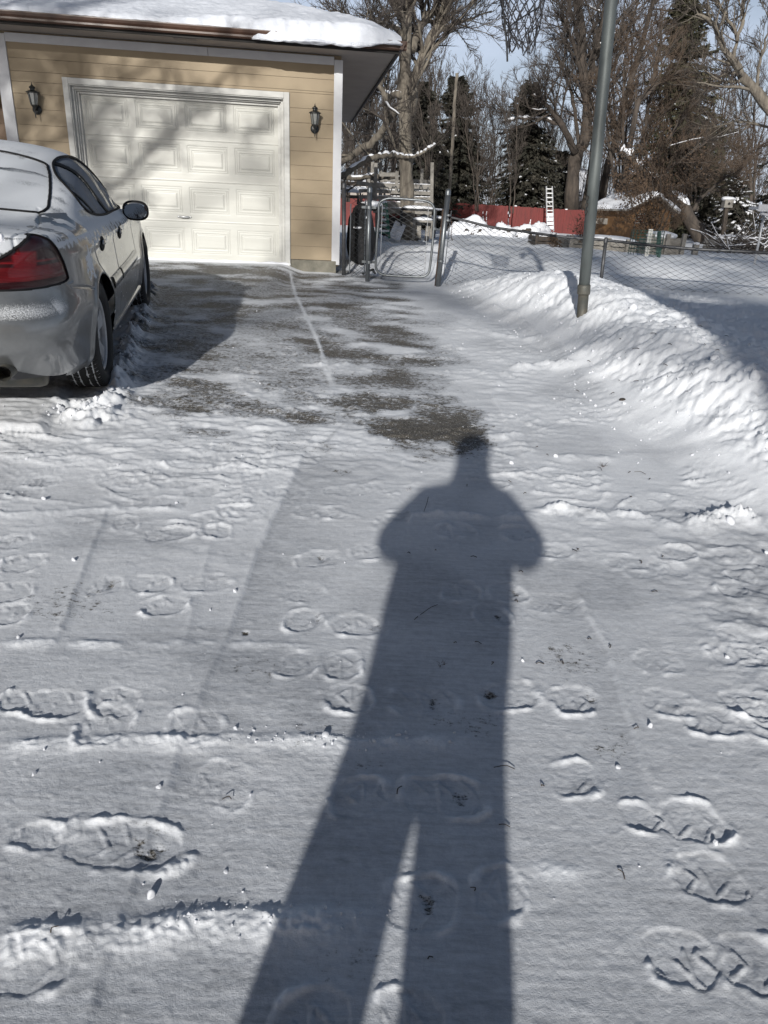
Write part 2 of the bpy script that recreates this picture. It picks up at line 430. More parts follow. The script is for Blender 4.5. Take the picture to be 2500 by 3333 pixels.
ridge([(0, 985), (300, 1000), (560, 1010)], .009, .05, .9, 18)
# untouched slab of snow behind and under the car
E1 = G2((145, 850)); E2 = G2((95, 935)); E3 = G2((310, 660))
slab = [tuple(E2), tuple(E1), (E1[0]-.05, E1[1]+.8), (-2.45, 7.0), (-2.6, 7.9), (-6, 7.9), (-6, 3.45), (-3.0, 3.68)]
ins = inpoly(GX, GY, slab); sd = segdist(GX, GY, slab, True)*np.where(ins, 1, -1)+.02*perlin(GX*3, GY*3, 100)
Z = Z*(1-.85*ss(.0, .06, sd))+(GB+.004*fbm(GX*.9, GY*.9, 2, 101))*.85*ss(.0, .06, sd)
Z += .030*ss(-.04, .05, sd)
slabf = ss(-.02, .04, sd)
# snow thrown along the car's right side
cl = [tuple(G2(q)) for q in ((245, 868), (262, 800), (285, 740), (300, 700), (318, 650), (322, 620))]
dcar = segdist(GX, GY, cl)
Z += .075*np.exp(-(dcar/.09)**2)*np.clip(.8+.9*fbm(GX*9, GY*9, 3, 104), .1, 2)
drag = segdist(GX, GY, [tuple(G2(q)) for q in ((145, 880), (190, 880), (235, 900), (200, 915))])
Z += .035*np.exp(-(drag/.10)**2)*np.clip(.7+1.2*fbm(GX*11, GY*11, 3, 105), 0, 2)
# ----- boot prints
prng = np.random.RandomState(11)
def boot(x0, x1, py, dep=.011, dark=0, flip=1, py1=None, wid=.118):
    global Z, bare, thin
    a = G2((max(x0, -250), py)); b_ = G2((x1, py1 if py1 else py)); c = (a+b_)/2
    L = max(np.linalg.norm(b_-a), .10); t = (b_-a)/L*flip
    k = (np.abs(GX-c[0]) < L) & (np.abs(GY-c[1]) < .25) & near
    X = GX[k]-c[0]; Y = GY[k]-c[1]
    u = (X*t[0]+Y*t[1])/(L/2); v = (-X*t[1]+Y*t[0])/(wid/2)
    v = v+.12*u*prng.choice([-1, 1])
    dep = min(dep, .013)*.50
    part = prng.rand(); so_ = (np.abs(u-.32)/.70)**2.8+np.abs(v*1.0)**2.8; he_ = (np.abs(u+.64)/.37)**2.8+np.abs(v/.74)**2.8
    if L < .2: so_ = (np.abs(u)/1.0)**2.8+np.abs(v)**2.8; he_ = so_
    elif part < .22: he_ = he_+.5
    elif part < .34: so_ = so_+.45
    rr_ = np.minimum(so_, he_)
    rr_ = rr_+.30*perlin(X*30+c[0]*9, Y*30, 110)+.42*perlin(X*11+c[0]*19, Y*14, 112)
    core = ss(1.10, .86, rr_)*np.clip(.85+.5*perlin(X*9+c[0]*3, Y*9, 114), .2, 1)
    rim = np.exp(-((rr_-1.45)/.50)**2)*np.clip(.45+1.3*fbm(X*13+c[1]*7, Y*15, 2, 111), 0, 1.4)
    ch = np.abs(v+.15)*.75+u*2.3*(L/.3)+.12*perlin(X*20, Y*20, 116)
    tread = ss(.07, .13, np.abs((ch % 1.0)-.5))
    bar = ss(.12, .02, np.abs(u+.12))
    pat = np.maximum(1-tread, bar)*ss(.95, .75, rr_)
    patchy = ss(-.25, .2, fbm(X*12+c[0]*5, Y*12, 2, 113))
    ero = ss(-.45, .15, perlin(X*8+c[0]*5, Y*9+c[1], 119))
    Z[k] += -dep*.62*core+(dep*.85+.0015)*rim*ero*(1+.45*perlin(X*70, Y*80, 118))+(dep*.45+.0012)*pat*patchy*core+.0012*core*fbm(X*45+c[0], Y*60, 2, 117)
    thin[k] = np.clip(np.maximum(thin[k], (.45+.45*patchy)*core*ero)*(1-.6*np.clip(rim*ero, 0, 1)), 0, 1)
    if dark:
        g = np.exp(-(((u-dark)/.28)**2+(v/.55)**2))
        bare[k] = np.maximum(bare[k], (.72*g*(.8+.5*perlin(X*40, Y*40, 115)))); Z[k] -= .003*g
BOOTS = [(20, 390, 1808, .015, .62, 1, 1835), (0, 185, 1518, .015, 0, 1), (200, 300, 1515, .012, 0, 1), (370, 480, 1568, .008, 0, 1), (705, 800, 1505, .011, 0, -1),
 (850, 985, 1517, .009, .25, 1), (1040, 1165, 1500, .010, -.7, 1), (1195, 1290, 1507, .012, .7, 1), (722, 836, 1722, .010, 0, -1), (878, 1040, 1718, .012, .45, 1),
 (1350, 1562, 1768, .016, 0, 1, 1775), (1460, 1605, 1895, .014, 0, 1), (1400, 1545, 2068, .018, 0, -1), (1552, 1740, 2060, .018, 0, 1, 2110), (1025, 1130, 1930, .008, 0, -1), (835, 985, 1950, .010, .2, 1),
 (-110, 152, 2085, .018, 0, 1), (600, 760, 2210, .014, 0, 1), (815, 960, 2215, .010, 0, 1), (618, 692, 1335, .010, .8, 1), (718, 830, 1346, .011, .6, 1), (1030, 1100, 1327, .010, .3, 1),
 (195, 262, 1262, .008, .3, 1), (278, 365, 1258, .012, 0, -1), (312, 402, 1306, .012, 0, 1), (392, 495, 1257, .007, 0, 1), (318, 418, 1151, .013, 0, 1), (442, 498, 1146, .011, 0, 1),
 (645, 735, 1203, .010, .1, 1), (760, 820, 1190, .009, 0, 1), (-40, 66, 1280, .011, 0, 1), (-40, 62, 1328, .012, 0, 1), (10, 92, 1216, .011, 0, 1), (0, 66, 1170, .011, 0, 1), (245, 300, 1128, .007, 0, 1),
 (600, 682, 1430, .008, 0, 1), (708, 772, 1432, .010, 0, 1), (942, 1022, 1146, .010, 0, 1), (955, 1035, 1275, .009, 0, 1), (1085, 1165, 1150, .012, 0, 1), (1060, 1135, 1276, .009, .4, 1), (700, 790, 1058, .008, 0, 1),
 (1195, 1300, 1110, .012, 0, 1), (1415, 1495, 1195, .016, 0, 1), (1370, 1430, 1095, .010, 0, 1), (1310, 1400, 1215, .006, 0, 1), (1555, 1640, 1275, .010, 0, 1), (1570, 1659, 1240, .012, 0, 1), (1480, 1590, 1560, .010, 0, 1), (1560, 1680, 1520, .013, 0, 1), (1190, 1290, 1680, .008, 0, 1),
 (1140, 1250, 1300, .006, 0, 1), (1160, 1230, 1190, .008, 0, 1), (570, 640, 1063, .010, 0, 1), (400, 470, 1062, .009, 0, 1), (235, 300, 1053, .009, 0, 1), (60, 130, 1040, .009, 0, 1), (470, 540, 1105, .006, 0, 1), (520, 570, 1030, .008, 0, 1), (690, 760, 1105, .006, 0, 1), (200, 260, 1565, .012, 0, 1), (450, 520, 1690, .003, 0, 1), (610, 700, 1275, .004, 0, 1)]
for q in BOOTS: boot(*q)
prng2 = np.random.RandomState(3)
for i in range(30):   # older half-swept prints further off and on the right
    if i < 18: px, py = prng2.uniform(0, 900), prng2.uniform(955, 1150)
    else: px, py = prng2.uniform(1330, 1640), prng2.uniform(1130, 1660)
    w = 75*(py/1100)**1.3
    boot(px, px+w, py, prng2.uniform(.004, .008), 0, 1, py+prng2.uniform(-10, 10))
# roughness where people trod the snow (left middle, right)
Z += near*drv*.013*ss(2.9, 3.8, GY)*ss(6.2, 4.4, GY)*ss(.9, -.6, GX)*np.abs(fbm(GX*5, GY*9, 4, 120))
Z += near*drv*.010*ss(4, 5, GY)*ss(.2, .9, GX)*np.abs(fbm(GX*4, GY*11, 4, 124))
Z += near*.016*ss(.9, 1.5, GX)*ss(3.6, 2.6, GY)*fbm(GX*5, GY*7, 4, 121)
def crest(fx, fy, sd_, p):
    return np.clip(1-np.abs(perlin(GX*fx+.4*fbm(GX*2, GY*2, 2, sd_+5), GY*fy+.4*fbm(GX*2+7, GY*2, 2, sd_+6), sd_))*1.6, 0, 1)**p
scm = near*drv*(1-slabf)*ss(-.35, .35, fbm(GX*1.5+3, GY*1.8, 3, 250))
zone = np.maximum(ss(2.3, 3.4, GY)*ss(9, 6, GY), .8*ss(.8, 1.4, GX)*ss(1.2, 1.8, GY))
Z += scm*zone*(.016*crest(4.5, 10, 251, 5)*crest(2, 3, 252, 2)+.008*crest(11, 23, 253, 4)*ss(-.1, .4, fbm(GX*3, GY*4, 2, 254))+.0035*np.abs(fbm(GX*30, GY*42, 2, 255)))
thin = thin*(1-.5*np.clip(scm*zone*crest(11, 23, 253, 4), 0, 1))
Z += near*drv*ss(3.5, 1.5, GY)*.0003*fbm(GX*5, wob*60, 3, 66)
# lumps of softer snow
Z += near*drv*.0030*np.maximum(0, fbm(GX*24, GY*30, 2, 122)-.45)
Z += near*.0006*fbm(GX*60, GY*75, 2, 123)*ss(5, 1.5, GY)
# ----- bare concrete
def blob(cx, cy, rx, ry, a):
    global bare
    c = G2((cx, cy)); ex = abs(G2((cx+rx, cy))[0]-G2((cx-rx, cy))[0])/2; ey = abs(G2((cx, cy-ry))[1]-G2((cx, cy+ry))[1])/2
    n_ = .55*fbm(GX*2.4, GY*3.2, 4, 130)
    d = np.sqrt(((GX-c[0])/ex)**2+((GY-c[1])/ey)**2)+n_
    bare = np.maximum(bare, a*.80*ss(1.35, .35, d))
for q in [(420, 882, 90, 22, 1.0), (430, 832, 85, 16, .8), (480, 790, 150, 35, .52), (620, 780, 180, 60, .50), (790, 860, 95, 30, .85), (915, 930, 120, 55, 1.15), (960, 890, 80, 60, .75), (990, 960, 75, 28, .95), (800, 870, 110, 30, .9), (640, 840, 120, 30, .6), (420, 860, 130, 40, .7), (760, 680, 90, 30, .70),
          (560, 620, 150, 30, .62), (360, 640, 120, 40, .72), (410, 730, 80, 55, .62), (600, 700, 140, 60, .50), (700, 750, 90, 40, .5), (520, 586, 190, 10, .95), (700, 597, 40, 5, .8), (700, 640, 130, 30, .50), (950, 690, 60, 20, .32),
          (440, 935, 60, 12, .55), (745, 1018, 30, 8, .55), (880, 600, 60, 6, .45), (745, 590, 40, 5, .8), (1035, 700, 30, 20, .25), (30, 985, 40, 8, .4), (860, 1395, 35, 5, .35), (1195, 1400, 20, 9, .5), (530, 1363, 9, 5, 1.1), (240, 1255, 26, 10, .6), (800, 1640, 35, 16, .35),
          (955, 1275, 10, 5, .3), (1265, 1480, 16, 12, .25), (1240, 1600, 40, 20, .2), (905, 2000, 25, 14, .4), (700, 970, 30, 14, .45), (850, 805, 60, 18, .5), (180, 1300, 130, 45, .44), (700, 1560, 170, 50, .34), (1230, 1420, 90, 60, .46), (1000, 1560, 90, 25, .42), (560, 1450, 100, 45, .36), (1330, 1600, 60, 50, .40), (820, 1640, 100, 30, .42), (300, 1800, 120, 40, .34), (760, 2080, 150, 50, .32), (435, 1515, 10, 12, .45), (388, 1655, 10, 14, .4)]:
    blob(*q)
bare *= np.where(slabf > .5, .15, 1)
nb = fbm(GX*1.7, GY*2.7, 5, 140)
bare = np.maximum(bare, drv*ss(4.0, 5.6, GY)*ss(1.0, .1, GX+.10*(GY-6))*(.45+.52*nb)*(1-slabf))
bare = np.maximum(bare, drv*ss(3.3, 4.2, GY)*ss(6, 4, GY)*ss(-1.7, -1.2, GX)*ss(.7, .2, GX)*(.30+.55*nb))
# slab joint of the concrete: snow filled on one side
jl = [tuple(G2(q)) for q in ((628, 590), (640, 640), (690, 745), (722, 850))]
dj = segdist(GX, GY, jl)
bare *= 1-.7*np.exp(-(dj/.018)**2)
j2 = segdist(GX, GY, [tuple(G2(q)) for q in ((722, 850), (748, 910), (700, 960))])
bare = np.maximum(bare, .35*np.exp(-(j2/.02)**2))
bare = np.clip(bare*ss(.1, -.05, bd), 0, 1.3)
thin = np.clip(np.maximum(thin, .9*ss(.05, .5, bare)), 0, 1)*(1-.9*slabf)+.40*slabf*drv
thin = np.clip(thin+drv*.08*ss(4, 5.5, GY)*(1-slabf), 0, 1)
Z -= .006*ss(.3, .8, bare)
GZ = Z
def gz(x, y):
    """height of the finished ground"""
    j = np.clip(np.searchsorted(ys, y)-1, 0, ny-2); f = (y-ys[j])/(ys[j+1]-ys[j])
    s0 = x/wfun(np.array(y)); i = np.clip(np.searchsorted(ss_, s0)-1, 0, nx-2); g = (s0-ss_[i])/(ss_[i+1]-ss_[i])
    return float((GZ[j, i]*(1-g)+GZ[j, i+1]*g)*(1-f)+(GZ[j+1, i]*(1-g)+GZ[j+1, i+1]*g)*f)
F = grid(nx, ny)
V = np.stack([GX, GY, GZ], -1).reshape(-1, 3)
cx = GX.ravel()[F].mean(1); cy = GY.ravel()[F].mean(1)
_, _, dd = bank(cx, cy)
isbank = (dd > 0) & (dd < 2.1) & (cy > 2.4) & (cy < 10.7)
isdrv = (dd <= 0) & (cx > -6.2) & (cy > -6) & (cy < 11.1+.137*(cx+1)+.35)
for nm, msk, mt, lb in (('driveway', isdrv, 'drive', 'concrete driveway under thin swept and trodden snow'), ('snowbank', isbank & ~isdrv, 'snow', 'long lumpy bank of shovelled snow along the driveway'), ('snow_ground', ~(isbank | isdrv), 'snow', 'smooth snow lying over the yard')):
    Fm = F[msk]; u, inv = np.unique(Fm.ravel(), return_inverse=True)
    o = mk(nm, V[u], [inv.reshape(-1, 4)], M[mt], smooth=True, attrs={'bare': bare.ravel()[u], 'thin': thin.ravel()[u]})
    tag(o, lb, kind='structure')
# ================================================================ GARAGE
GO = np.array([-4.59, 10.96, .665]); gy = R(7.85)
gd = np.array([math.cos(gy), math.sin(gy), 0]); gn = np.array([-math.sin(gy), math.cos(gy), 0])   # right, into the building
def W(V):
    V = np.asarray(V, float); return GO+V[:, 0:1]*gd+V[:, 1:2]*gn+V[:, 2:3]*np.array([0, 0, 1.])
def wbx(a, b): return bx(a, b, W)
def wp(x, y, z): return W([[x, y, z]])[0]
gar = thing('garage', 'tan lap sided garage with white overhead door and snow covered roof', 'garage', wp(1.5, 0, 0))
# siding: lap boards, protruding at the bottom of each board
def laps(x0, x1, zs_, out=.011, y0=0.0):
    parts = []
    for a, b in zip(zs_[:-1], zs_[1:]):
        V = W([[x0, y0-out, a], [x1, y0-out, a], [x1, y0-.006, b-.0035], [x0, y0-.006, b-.0035], [x0, y0+.012, a], [x1, y0+.012, a], [x0, y0+.012, b-.0035], [x1, y0+.012, b-.0035]])
        parts.append((V, [np.array([[0, 1, 2, 3], [4, 5, 1, 0], [3, 2, 7, 6]])]))
    return parts
zr_ = [-.02+.10, .27, .45, .635, .82, 1.0, 1.18, 1.365, 1.55, 1.73, 1.91, 2.09]
zl_ = [.08, .27, .45, .635, .82, 1.0, 1.16, 1.31, 1.49, 1.68, 1.87, 2.05, 2.19]
sd_parts = laps(-.66, .0, zl_+[2.31])+laps(3.02, 3.65, zr_+[2.28])+laps(-.66, 3.65, [2.31, 2.46, 2.66])+laps(3.02, 3.65, [2.28, 2.31])
sd_parts += laps(.0, 3.02, [2.275, 2.31])
Vs, Fs = cat_(sd_parts); wall = mk('siding', Vs, Fs, M['siding'], gar)
Vs, Fs = cat_([wbx((-.80, .02, 0), (.06, .12, 2.8)), wbx((2.96, .02, 0), (3.74, .12, 2.8)), wbx((.06, .02, 2.2), (2.96, .12, 2.8)), wbx((3.64, .12, 0), (3.74, 7, 2.8)), wbx((-.8, 7, 0), (3.74, 7.1, 2.8)), wbx((-.8, .12, 0), (-.7, 7, 2.8))])
mk('wall', Vs, Fs, M['siding'], gar)
Vs, Fs = cat_([wbx((-.66, .008, .06), (.0, .016, 2.68)), wbx((3.02, .008, .06), (3.65, .016, 2.68)), wbx((.0, .008, 2.272), (3.02, .016, 2.68))])
mk('shade_backing', Vs, Fs, M['siding_shade'], gar)  # dark sheet paints the shadow line between the lap boards
Vs, Fs = cat_([wbx((3.03, -.035, -.24), (3.71, .5, .075)), wbx((3.5, .5, -.24), (3.70, 7, .06)), wbx((-.80, -.03, -.2), (-.03, .5, .075))])
mk('foundation', Vs, Fs, M['concrete'], gar, bevel=.008)
# block joints in the foundation
for x0, x1, b0 in ((3.64, 3.76, .02), (-.81, -.66, .02)):
    mk('corner_trim', *wbx((x0, -.032, .02), (x1, .06, 2.70 if x0 > 0 else 2.72)), M['trimw'], gar, bevel=.004)
mk('header_trim', *cat_([wbx((-.66, -.026, 2.635), (1.93, .02, 2.735)), wbx((1.935, -.026, 2.635), (3.638, .02, 2.735))]), M['trimw'], gar, bevel=.003)
# door casing and stepped jamb
cas = []
for (a, b, y0, y1) in ((0, .075, -.036, .02), (.075, .088, -.022, .05), (.088, .118, .045, .09), (.118, .135, .085, .16), (.135, .165, .125, .20)):
    cas += [wbx((a, y0, -.03), (b-.001, y1, 2.27-a)), wbx((3.02-b+.001, y0, -.03), (3.02-a, y1, 2.27-a)), wbx((b, y0, 2.27-b+.001), (3.02-b, y1, 2.27-a-.001))]
mk('door_frame', *cat_(cas), M['white'], gar, bevel=.003)
# overhead door as a relief
nxd, nzd = 560, 430
dx = np.linspace(.165, 2.855, nxd); dz = np.linspace(-.025, 2.105, nzd)
DX, DZ = np.meshgrid(dx, dz); dep = np.zeros_like(DX)
secs = [-.03, .53, 1.075, 1.61, 2.15]
for zl in secs[1:4]:
    dep += .010*np.exp(-((DZ-zl)/.006)**2)
    dep -= .003*ss(.012, .004, np.abs(DZ-zl-.012))
for r_ in range(4):
    for c_ in range(4):
        x0 = .165+.06+c_*.6725; x1 = x0+.555; z0 = secs[r_]+.13; z1 = z0+.335
        ed = np.minimum(np.minimum(DX-x0, x1-DX), np.minimum(DZ-z0, z1-DZ))
        dep += .007*np.exp(-((ed-.0)/.007)**2)+.007*np.exp(-((ed-.024)/.006)**2)
        dep += .012*ss(.024, .075, ed)*0+.006*ss(.05, .058, ed)-.011*ss(.06, .088, ed)
dep += .00025*perlin(DX*4, DZ*40, 150)+.0002*perlin(DX*20, DZ*120, 151)
dep *= .85
Vd = W(np.stack([DX.ravel(), (.165+dep).ravel(), DZ.ravel()], 1))
gd_ = mk('garage_door', Vd, [grid(nxd, nzd)], M['door'], gar, smooth=True)
hc = wp(1.47, .062, .615)
hp = np.array([wp(1.47+.075*math.cos(a), .152-.030*math.sin(a), .60) for a in np.linspace(0, PI, 11)])
Vh, Fh = tubes(hp, np.array([.006, .008, .011, .014, .015, .016, .015, .014, .011, .008, .006]), 8, True)
hq = [(Vh, Fh)]
for sx in (-.085, .085):
    v, f = lathe([(0.001, -.004), (.016, -.003), (.016, .003), (.006, .006), (.001, .006)], (0, 0, 0), 12, 1)
    hq.append((v*[1, -1, 1]+wp(1.47+sx, .156, .60), f))
mk('handle', *cat_(hq), M['alu'], gd_, smooth=True)
# weather strip and snow lip along the foot of the door
xx = np.linspace(.0, 3.02, 160); nn = .5+.5*perlin(xx*6, xx*0, 152)
pp = np.array([wp(a, -.01-.02*b, .0+.012*b) for a, b in zip(xx, nn)])
mk('snow_lip', *tubes(pp, .016+.014*nn, 6), M['snowp'], gar, smooth=True)
# roof
EZ = 2.755   # soffit height above garage floor
x0, x1, y0, y1 = -7.5, 4.47, -.53, 7.7
mk('soffit', *cat_([wbx((x0, y0+.03, EZ), (x1-.03, y1, EZ+.03))]), M['soffit'], gar)
fas = [wbx((x0, y0+.005, EZ-.02), (x1, y0+.03, EZ+.09)), wbx((x1-.03, y0+.03, EZ-.02), (x1, y1, EZ+.09))]
mk('fascia', *cat_(fas), M['darkgap'], gar)  # near-black colour paints the shaded gap below the gutter
# K-style gutter profile extruded along the front eave and the right side
prof = np.array([(0, 0), (-.055, 0), (-.075, .02), (-.075, .045), (-.10, .075), (-.11, .11), (-.11, .125), (-.10, .125), (-.098, .112), (-.005, .112)])*.80
gp = []
for k in (0, 1):
    if k == 0: ring = lambda t: W(np.stack([np.full(10, t), y0+.003+prof[:, 0], EZ+.012+prof[:, 1]], 1)); ts = (x0, x1+.09)
    else: ring = lambda t: W(np.stack([x1+.002-prof[:, 0]*.8, np.full(10, t), EZ+.012+prof[:, 1]], 1)); ts = (y0-.10, y1)
    V = np.concatenate([ring(ts[0]), ring(ts[1])]); i = np.arange(10)
    Fq = np.stack([i, np.roll(i, -1), np.roll(i, -1)+10, i+10], 1)
    gp.append((V, [Fq]))
    gp.append((ring(ts[0 if k else 1]), [np.array([[0, 1, 2, 3], [0, 3, 4, 9], [4, 5, 8, 9], [5, 6, 7, 8]])]))
mk('gutter', *cat_(gp), M['brown'], gar)
mk('soffit_vent', *cat_([wbx((1.52+i*.001, -.42, EZ-.006), (1.85, -.29, EZ-.001)) for i in range(1)]+[wbx((1.53, -.41+.024*k, EZ-.012), (1.84, -.400+.024*k, EZ-.007)) for k in range(5)]), M['soffit'], gar)
sl = math.tan(R(19))
rx1, ry0 = x1+.02, y0-.03
def roofz(X, Y):
    d = np.minimum(rx1-X, Y-ry0); d = np.minimum(d, y1+.03-Y)
    return EZ+.105+d*sl
Xr, Yr = np.meshgrid(np.linspace(x0, rx1, 60), np.linspace(ry0, y1, 40))
mk('roof', W(np.stack([Xr.ravel(), Yr.ravel(), roofz(Xr, Yr).ravel()], 1)), [grid(60, 40)], M['shingle'], gar)
# snow blanket on the roof, thicker and curling over at the right end of the eave
nxs, nys = 700, 240
u = np.linspace(0, 1, nxs)**.8; v = np.linspace(0, 1, nys)**1.6
Xs = x0+(rx1-x0)*u[None, :]+0*v[:, None]
edge = ss(1.95, 2.8, Xs[0])
ov = -.05+.17*ss(2.0, 3.0, Xs[0])+.03*perlin(Xs[0]*2.5, Xs[0]*0, 160)+.02*perlin(Xs[0]*9, Xs[0]*0, 161)
ystart = ry0+.08-ov-.04*edge
Ys = ystart[None, :]+(y1-ystart[None, :])*v[:, None]
th = (.055+.075*ss(1.2, 2.9, Xs)*ss(4.5, 3.9, Xs)+.04*ss(2.5, 3.5, Xs))*(1+.12*fbm(Xs*.9, Ys*.9, 3, 162))
dE = (Ys-ystart[None, :]); dR = np.maximum(rx1+.06-Xs, 0)
rnd = np.sqrt(np.clip(1-(1-np.clip(dE/.13, 0, 1))**2, 0, 1))*np.sqrt(np.clip(1-(1-np.clip(dR/.16, 0, 1))**2, 0, 1))
Zs = np.maximum(roofz(np.minimum(Xs, rx1), np.maximum(Ys, ry0)), EZ+.10)-.05*edge[None, :]*ss(.12, 0, dE)
hgt = th*rnd+.012*fbm(Xs*5, Ys*5, 3, 163)*rnd+.02*rnd*ss(.35, 0, dE)*perlin(Xs*9, Ys*9+4, 164)
Zs = Zs+hgt+.002
top = W(np.stack([Xs.ravel(), Ys.ravel(), Zs.ravel()], 1))
# front face of the blanket
nf = 14; tt = np.linspace(0, 1, nf)[:, None]
bot = EZ+.098+.015*perlin(Xs[:1]*6, Xs[:1]*0, 165)-.085*edge[None, :]*(1-ss(3.9, 4.4, Xs[:1]))-.02*edge[None, :]
Xf = np.repeat(Xs[:1], nf, 0); Zf = bot+(Zs[:1]-bot)*tt
rag = .012*fbm(Xf*14, Zf*60, 3, 166)+.012*np.sin(Zf*95+2*perlin(Xf*2, Zf*3, 167))*edge[None, :]
Yf = ystart[None, :]+rag*1.0-.035*np.sin(tt*PI)*edge[None, :]+.05*(1-tt)*0
Yf[-1] = ystart
front = W(np.stack([Xf.ravel(), Yf.ravel(), Zf.ravel()], 1))
under = W(np.stack([np.concatenate([Xs[0], Xs[0]]), np.concatenate([Yf[0], np.full(nxs, ry0+.3)]), np.concatenate([Zf[0], np.full(nxs, EZ+.12)])], 1))
sgr = grid(nxs, nys)
V, Fq = cat_([(top, [sgr]), (front, [grid(nxs, nf)]), (under, [grid(nxs, 2)])])
roofo = [o for o in gar.children if o.name.startswith('roof')][0]
mk('snow_cover', V, Fq, M['roofsnow'], roofo, smooth=True)
# recessed house wall left of the garage, same building; its shade is painted in by the darker colour
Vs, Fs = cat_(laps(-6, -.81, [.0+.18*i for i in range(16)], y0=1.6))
mk('house_wall', Vs, Fs, M['siding_shade'], gar)
mk('house_wall', *wbx((-6, 1.61, -.3), (-.8, 7.0, 2.8)), M['siding_shade'], gar)
mk('shading_wing', *wbx((-7.4, -.3, -.5), (-2.3, 1.6, 2.77)), M['siding'], gar)  # wing added out of view to shade the recessed wall
# wooden stair rail beside the house door
t = thing('wooden_railing', 'tan wooden handrail post by the dark wall left of the garage', 'railing', wp(-.95, .25, 0))
mk('post', *wbx((-.99, .10, 0), (-.90, .19, 1.35)), M['beige'], t, bevel=.01)
mk('handrail', *wbx((-1.06, -.45, 1.35), (-.88, 1.2, 1.44)), M['beige'], t, bevel=.03)

# ---------------- wall lanterns
def lantern(x, z, label, y=-.016):
    base = wp(x, y, z)
    t = thing('wall_lantern', label, 'lantern', base, 'wall lanterns beside the garage door')
    def L(V): return W(np.asarray(V)*[1, -1, 1]+[x, y, z])
    # backplate
    v, f = lathe([(.001, .022), (.045, .022), (.058, .012), (.060, 0)], (0, 0, 0), 20, 1)
    mk('backplate', L(v+[0, 0, -.10]), f, M['black'], t, smooth=True)
    arm = np.array([[0, .02, -.10], [0, .06, -.112], [0, .095, -.09], [0, .10, -.07]])
    v, f = tubes(catmull(arm, 10), np.full(10, .009), 8, True)
    v2, f2 = lathe([(.001, -.215), (.006, -.20), (.010, -.15), (.007, -.135), (.014, -.12), (.009, -.105), (.020, -.095), (.03, -.075), (.034, -.062)], (0, .10, 0), 14)
    V, Fx = cat_([(v, f), (v2, f2)]); mk('arm', L(V), Fx, M['black'], t, smooth=True)
    # tapered four sided body
    z0, z1, r0, r1 = -.06, .085, .040, .064
    q = lathe([(r0, z0), (r1, z1)], (0, .10, 0), 6)
    mk('glass_pane', L(q[0]), q[1], M['glass'], t)
    bars = []
    for k in range(6):
        a = k*PI/3; p = [r0*math.cos(a)*1.03, .10+r0*math.sin(a)*1.03, z0]; e = [r1*math.cos(a)*1.03, .10+r1*math.sin(a)*1.03, z1]
        bars.append(beam(p, e, .008, .008))
    bars.append(lathe([(r0-.004, z0-.008), (r0+.006, z0-.004), (r0+.006, z0+.006), (r0-.004, z0+.006)], (0, .10, 0), 6))
    V, Fx = cat_(bars); mk('cage', L(V), Fx, M['black'], t)
    v, f = lathe([(.055, .08), (.086, .084), (.086, .092), (.056, .108), (.030, .118), (.030, .135), (.042, .142), (.040, .152), (.018, .168), (.008, .178), (.009, .186), (.004, .195), (.001, .212)], (0, .10, 0), 12)
    mk('roof_cap', L(v), f, M['black'], t)
    v, f = lathe([(.001, -.055), (.011, -.055), (.011, -.01), (.017, .01), (.015, .035), (.001, .055)], (0, .10, 0), 10)
    mk('bulb', L(v), f, M['alu'], t, smooth=True)
    return t
lantern(-.37, 1.965, 'black wall lantern on tan siding left of the garage door')
lantern(3.375, 1.94, 'black wall lantern between the garage door and the building corner')

# ================================================================ CHAIN LINK
def mesh_fence(P0, P1, z0a, z1a, z0b, z1b, dia=.068, r=.0050, sag=None, lean=None):
    """diamond wire between two plan points; z0/z1 bottom and top at both ends"""
    P0 = np.asarray(P0, float); P1 = np.asarray(P1, float); L = np.linalg.norm(P1-P0)
    nw = int(L/dia); H = max(z1a-z0a, z1b-z0b); m = int(H/(dia/2))+1
    k = np.arange(m)
    out = []
    for s_ in range(nw):
        for sgn in (0,):
            u_ = (s_+.5)*dia+np.where((k+s_) % 2 == 0, -.5, .5)*dia*1.03
            wv = np.clip(u_/L, 0, 1)
            zt = z1a+(z1b-z1a)*wv+(sag(wv) if sag else 0); zb = z0a+(z0b-z0a)*wv
            z = zb+(zt-zb)*k/(m-1)
            dep = np.where(k % 2 == 0, .002, -.002)*(1 if s_ % 2 else -1)
            p = P0[None, :2]+(P1-P0)[None, :2]*wv[:, None]
            d_ = (P1-P0)/L; nvec = np.array([-d_[1], d_[0]])
            p = p+nvec*dep[:, None]
            out.append(np.stack([p[:, 0], p[:, 1], z], 1))
    out = np.array(out)
    return tubes(out, np.full(out.shape[:2], r), 3)
def post(t, px, py0, py1, Y, r, mat, cap=True, name='post', px1=None):
    b = at(px1 if px1 else px, py1, Y); a = at(px, py0, Y); b[2] -= .15
    v, f = tubes(np.array([b, a]), np.array([r, r]), 14, True)
    parts = [(v, f)]
    if cap: parts.append(lathe([(r*1.12, -.05), (r*1.12, 0), (r*.8, r*.7), (.001, r*.95)], a, 14))
    V, Fx = cat_(parts); return mk(name, V, Fx, mat, t, smooth=True), a, b
g0 = gr(743, 588); gA = gr(795, 598); gB = gr(948, 600)
